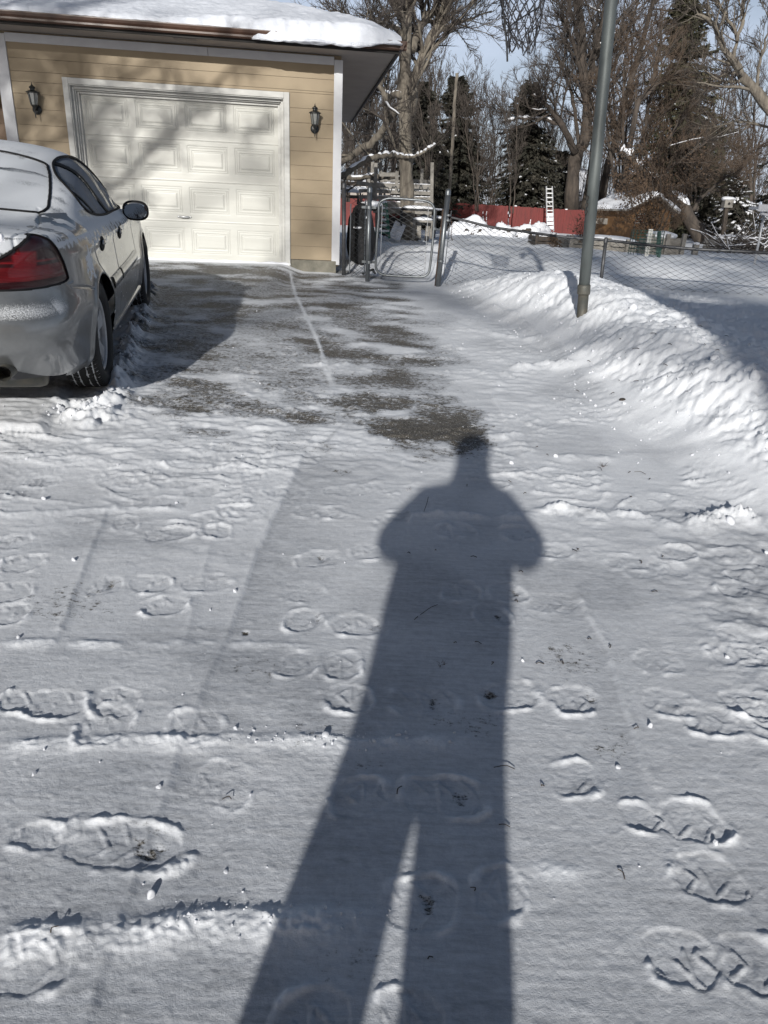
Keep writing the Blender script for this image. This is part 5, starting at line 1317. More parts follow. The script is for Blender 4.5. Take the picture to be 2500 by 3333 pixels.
# ================================================================ CAR
rw_c = np.array([-2.03, 4.62]); 
CY = R(12.6)
rt = np.array([math.cos(CY), math.sin(CY)]); hd = np.array([-math.sin(CY), math.cos(CY)])
ax0 = rw_c-rt*.73
CZ = gz(ax0[0]+.6, ax0[1])
car = thing('parked_car', 'silver sedan dusted with frost parked on the left facing the garage', 'car', (ax0[0], ax0[1], CZ-.012))
car.rotation_euler = (R(3.3), 0, CY)
WB = 2.78; RWH = .335
NI, NJ = 800, 360
# control net: columns from rear centre round the right side to the front centre
cols = [ # xo, yo, spine y, shoulder z, roof z, rail x, rail z
 (0, -1.12, -1.09, 1.03, 1.045, 0, 0), (.30, -1.115, -1.07, 1.03, 1.047, 0, 0), (.56, -1.085, -1.04, 1.025, 1.045, 0, 0), (.74, -1.0, -.98, 1.015, 1.045, 0, 0), (.83, -.84, -.88, 1.005, 1.045, 0, 0),
 (.875, -.62, -.70, .995, 1.05, 0, 0), (.895, -.40, -.46, .985, 1.055, 0, 0), (.905, -.18, -.20, .975, 1.085, .72, 1.06), (.91, .05, .05, .965, 1.18, .725, 1.14), (.91, .32, .32, .955, 1.325, .725, 1.25), (.91, .65, .65, .945, 1.425, .715, 1.345),
 (.91, 1.0, 1.0, .94, 1.445, .685, 1.375), (.91, 1.35, 1.35, .935, 1.42, .68, 1.345), (.905, 1.7, 1.7, .93, 1.32, .69, 1.24), (.90, 2.0, 2.0, .92, 1.17, .71, 1.09), (.895, 2.25, 2.25, .91, 1.03, 0, 0), (.89, 2.6, 2.6, .90, .985, 0, 0),
 (.88, 3.0, 3.0, .86, .94, 0, 0), (.84, 3.35, 3.3, .80, .87, 0, 0), (.70, 3.66, 3.55, .74, .79, 0, 0), (.42, 3.82, 3.7, .70, .74, 0, 0), (0, 3.88, 3.8, .69, .71, 0, 0)]
rowsz = [.23, .28, .40, .52, .60, .66, .76, .87]
offs = [-.06, -.01, .012, .022, .024, .012, .004, -.004]
nc = len(cols); net = np.zeros((nc, 14, 3))
for i, (xo, yo, ysn, zs, zt, xr, zr_2) in enumerate(cols):
    cen = np.array([0, np.clip(yo, -.5, 3.2)]); d = np.array([xo, yo])-cen; dn = d/max(np.linalg.norm(d), 1e-6)
    rear = ss(-.55, -1.0, yo); endf = ss(3.3, 3.8, yo)
    for j, (z, o_) in enumerate(zip(rowsz, offs)):
        zz_ = .23+(z-.23)*(zs-.23)/(.965-.23)
        if j <= 2: zz_ += rear*(.07, .078, .06)[j]
        oo = o_+rear*(.055*(j in (2, 3))+.045*(j == 4)-.01*(j == 1)+.0*(j == 5)-.03*(j >= 6))+endf*(.05*(j in (1, 2, 3, 4)))
        if j <= 1: oo -= .03*(rear+endf)
        if 0 < i < nc-1 and rear+endf < .2: oo -= .012*(j in (2,))
        net[i, j] = [max(0, xo+dn[0]*oo), yo+dn[1]*oo, zz_]
    x8 = max(0, xo-.018); net[i, 8] = [x8, yo+(ysn-yo)*.05, zs]
    if xr > 0:
        net[i, 9] = [xo-.075, yo, zs+.045]; net[i, 10] = [(xo-.08+xr)/2+.025, yo, (zs+.04+zr_2)/2]; net[i, 11] = [xr, yo, zr_2]; net[i, 12] = [xr*.55, yo, zr_2+(zt-zr_2)*.80]; net[i, 13] = [0, yo, zt]
    else:
        for k, f in enumerate((.10, .30, .50, .75, 1.0)):
            net[i, 9+k] = [x8*(1-f), yo+(ysn-yo)*(.05+.95*f), zs+(zt-zs)*(1-(1-f)**2)]
def bspl(P, n):
    """cubic B-spline along axis 0 with clamped ends"""
    m = len(P); Q = np.concatenate([[2*P[0]-P[1]], P, [2*P[-1]-P[-2]]]); u = np.linspace(0, m-1-1e-6, n); k = u.astype(int); f = (u-k).reshape(-1, *([1]*(P.ndim-1)))
    a, b, c, d = Q[k], Q[k+1], Q[k+2], Q[k+3]
    return ((1-f)**3*a+(3*f**3-6*f**2+4)*b+(-3*f**3+3*f**2+3*f+1)*c+f**3*d)/6
S1 = bspl(net, NI); Sf = bspl(S1.transpose(1, 0, 2), NJ).transpose(1, 0, 2)   # NI,NJ,3
Sf[0, :, 0] = 0; Sf[-1, :, 0] = 0; Sf[:, :, 0] = np.maximum(Sf[:, :, 0], 0)
SX, SY, SZ = Sf[..., 0], Sf[..., 1], Sf[..., 2]
du = np.gradient(Sf, axis=0); dv = np.gradient(Sf, axis=1); Nn = nrm(np.cross(du, dv)); 
if Nn[NI//2, NJ//4, 0] < 0: Nn = -Nn
JJ = np.arange(NJ)[None, :]+0*SX
side = (SX > .35) & (SZ < 1.5)
disp = np.zeros_like(SX)
# wheel arch flares
for wy in (0, WB):
    rr_ = np.hypot(SY-wy, SZ-.335); disp += .016*np.exp(-((rr_-.385)/.035)**2)*(SX > .6)*(SZ < .80)
# character line and body grooves
def groove(pl, w=.006, dpt=.006, cond=None, ax='yz'):
    global disp
    d = segdist(SY if ax == 'yz' else SX, SZ if ax != 'xy' else SY, pl)
    g = dpt*np.exp(-(d/w)**2)
    disp -= np.where(cond, g, 0)
sd_ = (SX > .70) & (SY > -.80) & (SY < 3.2)
DR = [(-.02+.0, .98), (-.03, .86), (.06, .72), (.26, .60), (.36, .42), (.38, .30)]
groove(DR, cond=sd_ & (SZ < .99)); groove([(.78, .97), (.80, .6), (.80, .30)], cond=sd_ & (SZ < .99)); groove([(1.93, .95), (1.98, .6), (1.94, .30)], cond=sd_)
groove([(.36, .30), (1.95, .30)], cond=sd_)
groove([(-.66, .735), (-.36, .685), (-.27, .665)], cond=(SX > .5)); groove([(-.62, .76), (-.70, .755), (-.66, .735)], cond=(SX > .5) & (SY < -.5))
# seam between quarter panel and C-pillar / deck
dk = (SZ > .93) & (SY < .3)
groove([(.64, -.10), (.70, -.45), (.72, -.75), (.70, -1.0)], w=.007, dpt=.007, cond=dk & (SY < -.12), ax='xy')
groove([(2.3, .96), (3.1, .93)], cond=(SX > .6) & (SZ > .8))
disp += .010*np.exp(-((SZ-.885)/.03)**2)*sd_*ss(-.7, 0, SY)
Sf2 = Sf+Nn*disp[..., None]
# masks
DLO = [(.27, 1.08), (.24, 1.14), (.29, 1.21), (.40, 1.27), (.56, 1.32), (.76, 1.345), (1.05, 1.345), (1.3, 1.315), (1.55, 1.24), (1.78, 1.15), (1.95, 1.06), (2.03, 1.0), (1.98, .978), (1.4, .985), (.95, .988), (.62, 1.005), (.40, 1.035)]
sidew = (SX > .45) & (SZ > .95)
indlo = inpoly(SY, SZ, DLO) & sidew; ed = segdist(SY, SZ, DLO, True)
glass_s = indlo & (segdist(SY, SZ, [(.48, 1.33), (1.17, .96)]) > .020) & (segdist(SY, SZ, [(.20, 1.18), (.66, .98)]) > .008)
trim_s = (indlo & ~glass_s) & sidew
RW = [(0, -.24), (.62, -.21), (.685, -.13), (.665, .14), (.62, .38), (.57, .46), (0, .52)]
inrw = inpoly(SX, SY, RW) & (SZ > 1.0); edr = segdist(SX, SY, RW[:])
edr = np.where(SX < .02, 1, edr)
glass_r = inrw; trim_r = (inrw & ~glass_r)
WS = [(0, 1.52), (.46, 1.45), (.60, 2.0), (.62, 2.16), (0, 2.26)]
glass_f = inpoly(SX, SY, WS) & (SZ > .98)
# tail lamp: in unrolled coordinates round the corner
arc = np.concatenate([[0], np.cumsum(np.linalg.norm(np.diff(Sf[:, NJ//3, :2], axis=0), axis=1))])[:, None]+0*SX
i0 = np.argmin(np.abs(SY[:, NJ//3]+.78)+10*(np.arange(NI) > NI//2))
A0 = arc - arc[i0:i0+1]
LAMP = [(-.62, .775), (-.30, .765), (.0, .765), (.085, .772), (.105, .79), (.09, .86), (.05, .925), (.0, .975), (-.07, 1.005), (-.13, 1.005), (-.20, .985), (-.33, .92), (-.48, .85), (-.60, .80)]
lampm = inpoly(A0, SZ, LAMP) & (SY < -.2) & (JJ < NJ*.75); lampe = segdist(A0, SZ, LAMP, True)
lampgap = (lampe < .007) & (SY < -.2) & (JJ < NJ*.75) & ~lampm
val = (SZ < .452-.18*ss(-.75, .05, A0)) & (A0 < .05) & (SY < -.55)     # dark lower valance
arch = np.zeros_like(glass_s)
for wy in (0, WB): arch |= (np.hypot(SY-wy, SZ-.335) < .372) & (SX > .55)
def cellmask(m): return m[:-1, :-1] & m[1:, 1:] | (m[:-1, 1:] & m[1:, :-1])
idx = np.arange(NI*NJ).reshape(NI, NJ)
Fc = np.stack([idx[:-1, :-1], idx[1:, :-1], idx[1:, 1:], idx[:-1, 1:]], -1)
cls = np.zeros((NI-1, NJ-1), int)
ctr = lambda a: a[:-1, :-1] & a[1:, 1:]
for k, mm_ in ((1, trim_s), (1, trim_r), (2, glass_s), (3, glass_r), (4, glass_f), (5, lampgap), (6, lampm), (7, val)):
    cls[mm_[:-1, :-1]] = k
cls[arch[:-1, :-1] | arch[1:, 1:]] = 9
# frost amount
fr = ss(.15, .62, Nn[..., 2])*.95
n_a = fbm(SX*7+3, SY*7, 4, 211); n_b = fbm(SY*26, SZ*30+SX*26, 3, 212)
arcn = perlin(SY*3+2, SZ*5, 213)
patch = ss(.0, .45, .75-np.hypot((SY+.22)/.17, (SZ-.80)/.14)+.35*n_b)*(SX > .6)      # frosty blotch on the quarter panel
belt = ss(.90, .955, SZ+.02*n_b)*ss(1.02, .98, SZ)*(SX > .6)
spray = ss(.18, .5, n_b+.9*ss(.80, .93, SZ)-.35)*(SX > .6)*(SZ < .97)*.8
fr = np.maximum.reduce([fr*(.85+.3*n_a), patch, belt*.9, spray*(SY > -.15)])
rearq = (SZ > .96) & (SY < .0) & (SX > .66)
fr = np.where(rearq, fr*ss(-.30, -.05, n_a+.5*perlin(SX*9, SY*5, 214)), fr)
cp = (SZ > 1.06) & (SY < .6) & (SX > .5)
fr = np.where(cp, np.clip(.85+.35*n_a, 0, 1), fr)
fr = np.where((SZ > 1.3) | ((SZ > 1.015) & (SX < .62)), np.clip(.9+.3*n_a, .55, 1), fr)
fr = np.where((SY < -.9) & (SZ < .9), ss(.25, .6, Nn[..., 2])*.6, fr)
frg = np.clip(.78+.5*fbm(SX*4, SY*5+SZ*5, 4, 215), 0, 1)
SNOWM = (SZ > .5) & (SY < -.9)
def paint_mat(name, base, rough, metal, coat, frost=(.62, .64, .67), bias=.5, spec=.5):
    m, nt, b = newmat(name); co = coords(nt)
    af = node(nt, 'ShaderNodeAttribute', attribute_name='frost').outputs['Fac']
    n1 = noise(nt, co, 190, 4, .75); n2 = noise(nt, co, 14, 4, .6)
    k = mathn(nt, 'ADD', af, mathn(nt, 'MULTIPLY', mathn(nt, 'SUBTRACT', n1, .5), 1.3))
    k = ramp(nt, k, .38, .70)
    dirt = mixc(nt, ramp(nt, n2, .4, .7), base, tuple(q*.86 for q in base))
    link(nt, mixc(nt, k, dirt, frost), b.inputs['Base Color'])
    mr = nt.nodes.new('ShaderNodeMapRange'); link(nt, k, mr.inputs[0]); mr.inputs[3].default_value = metal; mr.inputs[4].default_value = 0; link(nt, mr.outputs[0], b.inputs['Metallic'])
    mr = nt.nodes.new('ShaderNodeMapRange'); link(nt, k, mr.inputs[0]); mr.inputs[3].default_value = rough; mr.inputs[4].default_value = .75; link(nt, mr.outputs[0], b.inputs['Roughness'])
    mr = nt.nodes.new('ShaderNodeMapRange'); link(nt, k, mr.inputs[0]); mr.inputs[3].default_value = coat; mr.inputs[4].default_value = 0; link(nt, mr.outputs[0], b.inputs['Coat Weight'])
    b.inputs['Coat Roughness'].default_value = .06; b.inputs['Specular IOR Level'].default_value = spec
    h = mathn(nt, 'MULTIPLY', n1, k); bump(nt, b, h, .6, .003)
    return m
M['paint'] = paint_mat('silver_paint', (.205, .211, .213), .33, .6, .65)
M['cglass'] = paint_mat('frosted_glass', (.012, .014, .018), .08, 0, 0, frost=(.165, .185, .22))
M['rglass'] = paint_mat('frosted_rear_glass', (.05, .055, .06), .12, 0, 0, frost=(.56, .585, .62))
M['trimb'] = simple('black_trim', (.010, .010, .011), rough=.65, spec=.2)
M['rubber'] = simple('rubber', (.018, .018, .018), (.03, .03, .03), rough=.85)
M['valance'] = simple('dark_valance', (.035, .036, .038), (.05, .05, .053), rough=.6, nscale=9)
M['rim'] = simple('alloy', (.46, .47, .48), (.36, .36, .37), rough=.4, metal=.25, nscale=12)
def lamp_mat():
    m, nt, b = newmat('red_lamp'); co = coords(nt, (1, 1, 1))
    sep = nt.nodes.new('ShaderNodeSeparateXYZ'); link(nt, co, sep.inputs[0])
    af = node(nt, 'ShaderNodeAttribute', attribute_name='chamber').outputs['Fac']
    wv = mathn(nt, 'SINE', mathn(nt, 'MULTIPLY', sep.outputs['Z'], 900.0))
    base = mixc(nt, af, (.018, .0012, .002), (.10, .003, .005))
    link(nt, mixc(nt, mathn(nt, 'MULTIPLY', ramp(nt, wv, .0, 1), mathn(nt, 'MULTIPLY', af, .35)), base, (.20, .008, .012)), b.inputs['Base Color'])
    b.inputs['Roughness'].default_value = .35; b.inputs['Specular IOR Level'].default_value = .3; b.inputs['Coat Weight'].default_value = .35; b.inputs['Coat Roughness'].default_value = .05
    return m
M['lamp'] = lamp_mat()
def carpart(name, mask, mat, off=0, parent=None, attrs=None, extra=None, label=None, mirror=True, P=None):
    Fm = Fc[mask]
    if not len(Fm): return None
    u, inv = np.unique(Fm.ravel(), return_inverse=True); Pq = ((Sf2 if P is None else P)+Nn*(off if np.isscalar(off) else off[..., None])).reshape(-1, 3)[u]; q = inv.reshape(-1, 4)
    at_ = {k: v.ravel()[u] for k, v in (attrs or {}).items()}
    if mirror == 2:
        o = mk(name, Pq, [q], M[mat], parent or car, smooth=True, attrs=at_, raw=True)
        return mk(name, Pq*[-1, 1, 1], [q[:, ::-1]], M[mat], parent or car, smooth=True, attrs=at_, raw=True)
    if mirror:
        V = np.concatenate([Pq, Pq*[-1, 1, 1]]); q = np.concatenate([q, q[:, ::-1]+len(Pq)]); at_ = {k: np.concatenate([v, v]) for k, v in at_.items()}
    else: V = Pq
    o = mk(name, V, [q], M[mat], parent or car, smooth=True, attrs=at_, raw=True)
    bm = bmesh.new(); bm.from_mesh(o.data); bmesh.ops.remove_doubles(bm, verts=[v for v in bm.verts if abs(v.co.x) < 1e-4], dist=1e-4); bm.to_mesh(o.data); bm.free()
    return o
body = carpart('body', (cls == 0), 'paint', attrs={'frost': fr})
carpart('window_trim', (cls == 1) | (cls == 5), 'trimb', off=.002, mirror=2)
def seal(poly, U_, V_, cond, r, closed=True, n=220):
    P = np.array(list(poly)+([poly[0]] if closed else []), float); Q = catmull(P, n); out = []
    iu = np.argwhere(cond); uu = U_[cond]; vv = V_[cond]; S_ = Sf2[cond]; N_ = Nn[cond]
    for a, b in Q:
        d = (uu-a)**2+(vv-b)**2; k = np.argpartition(d, 6)[:6]; w = 1/(d[k]+1e-7); w /= w.sum()
        out.append((S_[k]*w[:, None]).sum(0)+(N_[k]*w[:, None]).sum(0)*.002)
    out = np.array(out)
    for _ in range(2): out[1:-1] = (out[:-2]+2*out[1:-1]+out[2:])/4
    return out
_c1 = (SX > .45) & (SZ > .9); _c2 = (SZ > 1.0) & (SY < 1.0) & (SY > -.6); _c3 = (SY < -.2) & (JJ < NJ*.75)
sl1 = seal(DLO, SY, SZ, _c1, .008); sl2 = seal([(0, -.24), (.31, -.235), (.62, -.21), (.685, -.13), (.680, .0), (.665, .14), (.645, .27), (.62, .38), (.57, .46), (.3, .505), (0, .52)], SX, SY, _c2, .008, False); sl3 = seal(LAMP, arc-arc[i0:i0+1], SZ, _c3, .004)
for s_ in (1, -1):
    for pth, r_ in ((sl1, .0085), (sl2, .0085), (sl3, .005)): mk('seal', *tubes(pth*[s_, 1, 1], np.full(len(pth), r_), 6), M['trimb'], car, smooth=True, raw=True)
sgf = frg*.8+.25*ss(1.3, 1.0, SZ)-.9*ss(1.1, 1.9, SY)*ss(-.1, .3, fbm(SY*5, SZ*7, 3, 219)+.25)
carpart('side_window', (cls == 2) & (SY[:-1, :-1] < 1.17-1.865*(SZ[:-1, :-1]-.96)), 'cglass', off=-.006, attrs={'frost': sgf}, mirror=2)
carpart('side_window', (cls == 2) & (SY[:-1, :-1] >= 1.17-1.865*(SZ[:-1, :-1]-.96)), 'cglass', off=-.006, attrs={'frost': sgf}, mirror=2)
rgf = np.clip(1.0+.3*fbm(SX*3, SY*9, 3, 216)-.55*ss(.22, .5, fbm(SX*2.2+4, SY*6, 3, 217))*ss(.0, .3, SY), 0, 1)
carpart('rear_window', (cls == 3), 'rglass', off=-.002, attrs={'frost': rgf})
carpart('windshield', (cls == 4), 'cglass', off=-.004, attrs={'frost': frg})
cham = np.clip(ss(.045, .03, np.abs(A0+.0-.0)*0+np.abs(SZ-.775)*0)+0, 0, 1)*0
u_ = (A0+.25)/.3
ch1 = ss(.80, .803, SZ)*ss(.872, .865, SZ)*ss(.09, .0, A0)*ss(-.55, -.5, A0)*(.75+.4*perlin(A0*9, SZ*20, 218))
ch2 = ss(.865, .87, SZ)*ss(.945, .93, SZ)*ss(-.30, -.28, A0)*ss(-.15, -.17, A0-.2*(SZ-.9))
ch3 = ss(.884, .887, SZ)*ss(.897, .893, SZ)*ss(.02, -.04, A0)
cham = np.clip(np.maximum.reduce([ch1*1.0, ch2, ch3]), 0, 1)*ss(.012, .022, lampe)
bulge = .012*ss(0, .06, lampe)
carpart('tail_light', (cls == 6), 'lamp', off=bulge, attrs={'chamber': cham}, mirror=2)
carpart('lower_valance', (cls == 7), 'valance', off=-.012)
# snow lying on the body
def snowpatch(field, thick, parent, name='snow_cover'):
    m_ = field > 0
    off = np.where(m_, thick*np.clip(field, 0, 1)**.8*(1+.25*fbm(SX*25, SY*25+SZ*25, 3, 221)), 0)
    cm = m_[:-1, :-1] & (cls == 0)
    carpart(name, cm, 'snowp', off=off+.001, parent=parent)
sn1 = ss(-.05, .35, .9-np.hypot(SX/.62, (SY+1.03)/.11)+.35*n_a+.14*fbm(SX*12, SY*16, 3, 222))*ss(.985, 1.01, SZ)*ss(-.84, -.95, SY)
snowpatch(sn1, .035, body)
sn2 = ss(.0, .35, .75-np.hypot(SX/.66, (SZ-.645)/.055)+.16*n_b)*ss(.585, .61, SZ)*ss(.715, .68, SZ)*ss(-.90, -.98, SY)
snowpatch(sn2, .032, body)
sn3 = ss(.1, .4, fbm(SX*2.5, SY*2.5, 3, 224)+.25)*((SZ > 1.0) & (SY < -.08) & (SX > .5) & (SY > -.45))

# floor and dark interior
Vb, Fb = bx((-.70, -.50, .26), (.70, 3.3, .42)); mk('underbody', Vb, Fb, M['rubber'], car, raw=True)
Vb, Fb = bx((-.66, -.3, .42), (.66, 2.0, .93)); mk('interior', Vb, Fb, M['rubber'], car, raw=True)
for wy in (0, WB):
    for sx in (-1, 1):
        a = np.linspace(0, PI, 24); rad_ = .385
        ring = np.stack([np.cos(a)*rad_, np.sin(a)*rad_], 1)
        V = np.concatenate([np.stack([np.full(24, .885*sx), wy+ring[:, 0], .335+ring[:, 1]], 1), np.stack([np.full(24, .58*sx), wy+ring[:, 0], .335+ring[:, 1]], 1)])
        i = np.arange(23); Fq = np.stack([i, i+1, i+25, i+24], 1)
        V2 = np.concatenate([[[.58*sx, wy, .335]], np.stack([np.full(24, .58*sx), wy+ring[:, 0], .335+ring[:, 1]], 1)]); F2 = np.stack([np.zeros(23, int), i+1, i+2], 1)
        Vv, Ff = cat_([(V, [Fq]), (V2, [F2])]); mk('wheel_liner', Vv, Ff, M['rubber'], car, raw=True)
# wheels
def tyre_mat():
    m, nt, b = newmat('tyre_snowy'); af = node(nt, 'ShaderNodeAttribute', attribute_name='snow').outputs['Fac']; co = coords(nt)
    k = ramp(nt, mathn(nt, 'ADD', af, mathn(nt, 'MULTIPLY', mathn(nt, 'SUBTRACT', noise(nt, co, 60, 4), .5), .9)), .5, .62)
    link(nt, mixc(nt, k, (.016, .016, .016), (.62, .64, .67)), b.inputs['Base Color']); b.inputs['Roughness'].default_value = .8; return m
M['tyre'] = tyre_mat()
na, nw = 720, 80
aa = np.linspace(0, 2*PI, na, endpoint=False); ww = np.linspace(0, 1, nw)
prof = catmull(np.array([(.085, .228), (.105, .245), (.115, .272), (.112, .30), (.098, .325), (.075, .3335), (.03, .3355), (-.03, .3355), (-.075, .3335), (-.098, .325), (-.112, .30), (-.115, .265), (-.105, .225), (-.085, .205)]), nw)
Wd = prof[:, 0][None, :]+0*aa[:, None]; Rd = prof[:, 1][None, :]+0*aa[:, None]; AA = aa[:, None]+0*Wd
tread = ss(.325, .332, Rd)
gr1 = np.zeros_like(Wd)
for g0_ in (-.066, -.024, .024, .066): gr1 = np.maximum(gr1, np.exp(-((Wd-g0_)/.0045)**2))
lat = (AA*36/PI+Wd*26*np.sign(Wd)*.6) % 1.0
gr2 = np.exp(-((lat-.5)/.09)**2)*((np.abs(Wd) > .028))*.8
gq = np.maximum(gr1, gr2)*np.maximum(tread, ss(.318, .325, Rd)*.6)
Rd = Rd-.008*gq
Vt = np.stack([Wd, Rd*np.cos(AA), Rd*np.sin(AA)], -1)
id_ = np.arange(na*nw).reshape(na, nw); Ft = np.stack([id_[:, :-1], np.roll(id_, -1, 0)[:, :-1], np.roll(id_, -1, 0)[:, 1:], id_[:, 1:]], -1).reshape(-1, 4)
tsn = gq*(1.0+.6*perlin(AA*9, Wd*30, 231))*ss(-.4, .1, perlin(AA*2.2, Wd*0, 232)+.25)
def wheelpart(): pass
def spoked():
    parts = []
    parts.append(lathe([(.20, -.02), (.208, .07), (.208, .085), (.200, .088), (.192, .080), (.188, .06), (.186, -.02)], (0, 0, 0), 48, 0))
    for k in range(5):
        a = k*2*PI/5+.35
        ca, sa = math.cos(a), math.sin(a)
        V = []
        for r_, w_, x_ in ((.03, .034, .062), (.09, .036, .066), (.15, .044, .072), (.195, .058, .078)):
            for s_ in (-1, 1):
                for xx_ in (x_, x_-.03): V.append([xx_-(.006 if s_ else 0), r_*ca-s_*w_*sa, r_*sa+s_*w_*ca])
        V = np.array(V); f = []
        for q in range(3):
            b0 = q*4; f += [[b0, b0+4, b0+6, b0+2], [b0+1, b0+3, b0+7, b0+5], [b0, b0+1, b0+5, b0+4], [b0+2, b0+6, b0+7, b0+3]]
        parts.append((V, [np.array(f)]))
    parts.append(lathe([(.001, .078), (.028, .076), (.034, .066), (.05, .064), (.055, .04)], (0, 0, 0), 24, 0))
    return cat_(parts)
RV, RF = spoked(); RV = RV*[1, 1.10, 1.10]
whl = None
for wy in (0, WB):
    for sx in (1, -1):
        flip = np.array([sx, 1, 1]); pos = np.array([.795*sx, wy, .335])
        w = mk('wheel', lathe([(.001, -.02), (.19, -.02), (.19, -.03), (.001, -.03)], (0, 0, 0), 24, 0)[0]*flip+pos, lathe([(.001, -.02), (.19, -.02), (.19, -.03), (.001, -.03)], (0, 0, 0), 24, 0)[1], M['rubber'], car, raw=True)
        mk('tyre', Vt.reshape(-1, 3)*flip+pos, [Ft if sx > 0 else Ft[:, ::-1]], M['tyre'], w, smooth=True, attrs={'snow': tsn.ravel()}, raw=True)
        mk('rim', RV*flip+pos, RF, M['rim'], w, raw=True, bevel=.003)
def surf(y, z):
    """outer skin x at (y,z) on the right side"""
    d = np.hypot(SY-y, (SZ-z))+10*(SX < .5); k = np.unravel_index(np.argmin(d), d.shape); return Sf2[k], Nn[k]
# door handles
for y_, z_ in ((.26, .86), (1.12, .85)):
    for sx in (1, -1):
        p, n_ = surf(y_, z_)
        cup = lumps((0, 0, 0), (.012, .085, .045), seed=1, res=(24, 12), amp=0); pull = lumps((0.014, 0, .010), (.010, .080, .017), seed=1, res=(20, 10), amp=0)
        h = mk('door_handle', (cup[0]+p)*[sx, 1, 1], cup[1], M['trimb'], car, smooth=True, raw=True)
        mk('pull', (pull[0]+p)*[sx, 1, 1], pull[1], M['paint'], h, smooth=True, raw=True, attrs={'frost': np.zeros(len(pull[0]))})
# side mouldings
for ya, yb in ((.40, .77), (.83, 1.88)):
    yy = np.linspace(ya, yb, 24); rows = []
    for z_, o_ in ((.56, 0), (.565, .013), (.60, .020), (.635, .013), (.64, 0)):
        rows.append([surf(q, z_+.02*(q-.8)*.4)[0]+np.array([o_, 0, 0]) for q in yy])
    V = np.array(rows).reshape(-1, 3)
    for sx in (1, -1): mk('side_moulding', V*[sx, 1, 1], [grid(24, 5)], M['paint'], car, smooth=True, raw=True, attrs={'frost': np.full(len(V), .18)})
# rocker sill
yy = np.linspace(.42, 2.38, 40)
V = np.array([[(.845+.045*math.sin(k/6*PI)), q, .20+.115*k/6] for k in range(7) for q in yy]).reshape(-1, 3)
for sx in (1, -1): mk('sill', V*[sx, 1, 1], [grid(40, 7)], M['paint'], car, smooth=True, raw=True, attrs={'frost': np.full(len(V), .12)})
# door mirror
for sx in (1, -1):
    p = np.array([.965, 1.80, .965])
    hs = lumps((0, 0, 0), (.105, .075, .078), seed=3, res=(32, 20), amp=0); q = hs[0].copy(); q[:, 0] = np.sign(q[:, 0])*.105*(np.abs(q[:, 0])/.105)**.75; q[:, 2] = np.sign(q[:, 2])*.078*(np.abs(q[:, 2])/.078)**.8; q[:, 1] = np.maximum(q[:, 1], -.028)
    mir = mk('door_mirror', (q+p)*[sx, 1, 1], hs[1], M['trimb'], car, smooth=True, raw=True)
    g = lathe([(.001, 0), (.9, 0), (1.0, .002)], (0, 0, 0), 40, 1); gq_ = g[0]*[.090, 1, .062]
    gq_[:, 0] = np.sign(gq_[:, 0])*.090*(np.abs(gq_[:, 0])/.090+1e-6)**.8; gq_[:, 2] = np.sign(gq_[:, 2])*.062*(np.abs(gq_[:, 2])/.062+1e-6)**.85
    mg = bpy.data.materials.get('mirror_glass') or simple('mirror_glass', (.42, .45, .48), (.40, .43, .46), rough=.04, metal=1.0)
    mk('mirror_glass', (gq_+p+[0, -.031, 0])*[sx, 1, 1], g[1], mg, mir, raw=True)
    mk('bracket', *[(beam(p+[-.12, .02, -.03], p+[-.20, .02, -.055], .07, .05)[0]*[sx, 1, 1]), BF], M['paint'], mir, raw=True, attrs={'frost': np.full(8, .2)}, bevel=.012)
# exhaust
ex = catmull(np.array([(.59, -.55, .37), (.59, -.8, .37), (.59, -1.0, .375), (.59, -1.12, .38)]), 14)
for sx in (1, -1):
    V, F = tubes(ex*[sx, 1, 1], np.full(14, .038), 18); V2, F2 = tubes((ex*[sx, 1, 1])[::-1][:10], np.full(10, .037), 18)
    V, F = cat_([(V, F), (V2, [f[:, ::-1] for f in F2]), lathe([(.037, 0), (.042, 0)], (0, 0, 0), 18, 1)[0:2] if 0 else (V[:3], [np.array([[0, 1, 2]])])]); mk('exhaust_pipe', V, F, M['poled'], car, smooth=True, raw=True)
    mk('exhaust_inside', *lathe([(.001, 0), (.037, 0)], (0.59*sx, -1.02, .375), 18, 1), M['darkgap'], car, raw=True)
# licence plate recess and deck badge stay plain; muffler
V, F = lathe([(.001, -.25), (.09, -.24), (.10, -.2), (.10, .2), (.09, .24), (.001, .25)], (.45, -.72, .30), 18, 0); mk('muffler', V, F, M['poled'], car, smooth=True, raw=True)
# fuel door
p, n_ = surf(-.22, .80)
# ================================================================ SMALL THINGS ON THE SNOW
rs6 = np.random.RandomState(9)
_p = 1.618; ICV = np.array([[-1, _p, 0], [1, _p, 0], [-1, -_p, 0], [1, -_p, 0], [0, -1, _p], [0, 1, _p], [0, -1, -_p], [0, 1, -_p], [_p, 0, -1], [_p, 0, 1], [-_p, 0, -1], [-_p, 0, 1]])*.28
ICF = np.array([[0, 11, 5], [0, 5, 1], [0, 1, 7], [0, 7, 10], [0, 10, 11], [1, 5, 9], [5, 11, 4], [11, 10, 2], [10, 7, 6], [7, 1, 8], [3, 9, 4], [3, 4, 2], [3, 2, 6], [3, 6, 8], [3, 8, 9], [4, 9, 5], [2, 4, 11], [6, 2, 10], [8, 6, 7], [9, 8, 1]])
def rock(c, s, seed, sub=1):
    rs_ = np.random.RandomState(seed); V = ICV*s*rs_.uniform(.6, 1.15, (1, 3))
    V = V+rs_.normal(0, .085*s, V.shape); a = rs_.rand()*6; ca, sa = math.cos(a), math.sin(a)
    V = V@np.array([[ca, sa, 0], [-sa, ca, 0], [0, 0, 1]])
    return V+c, ICF
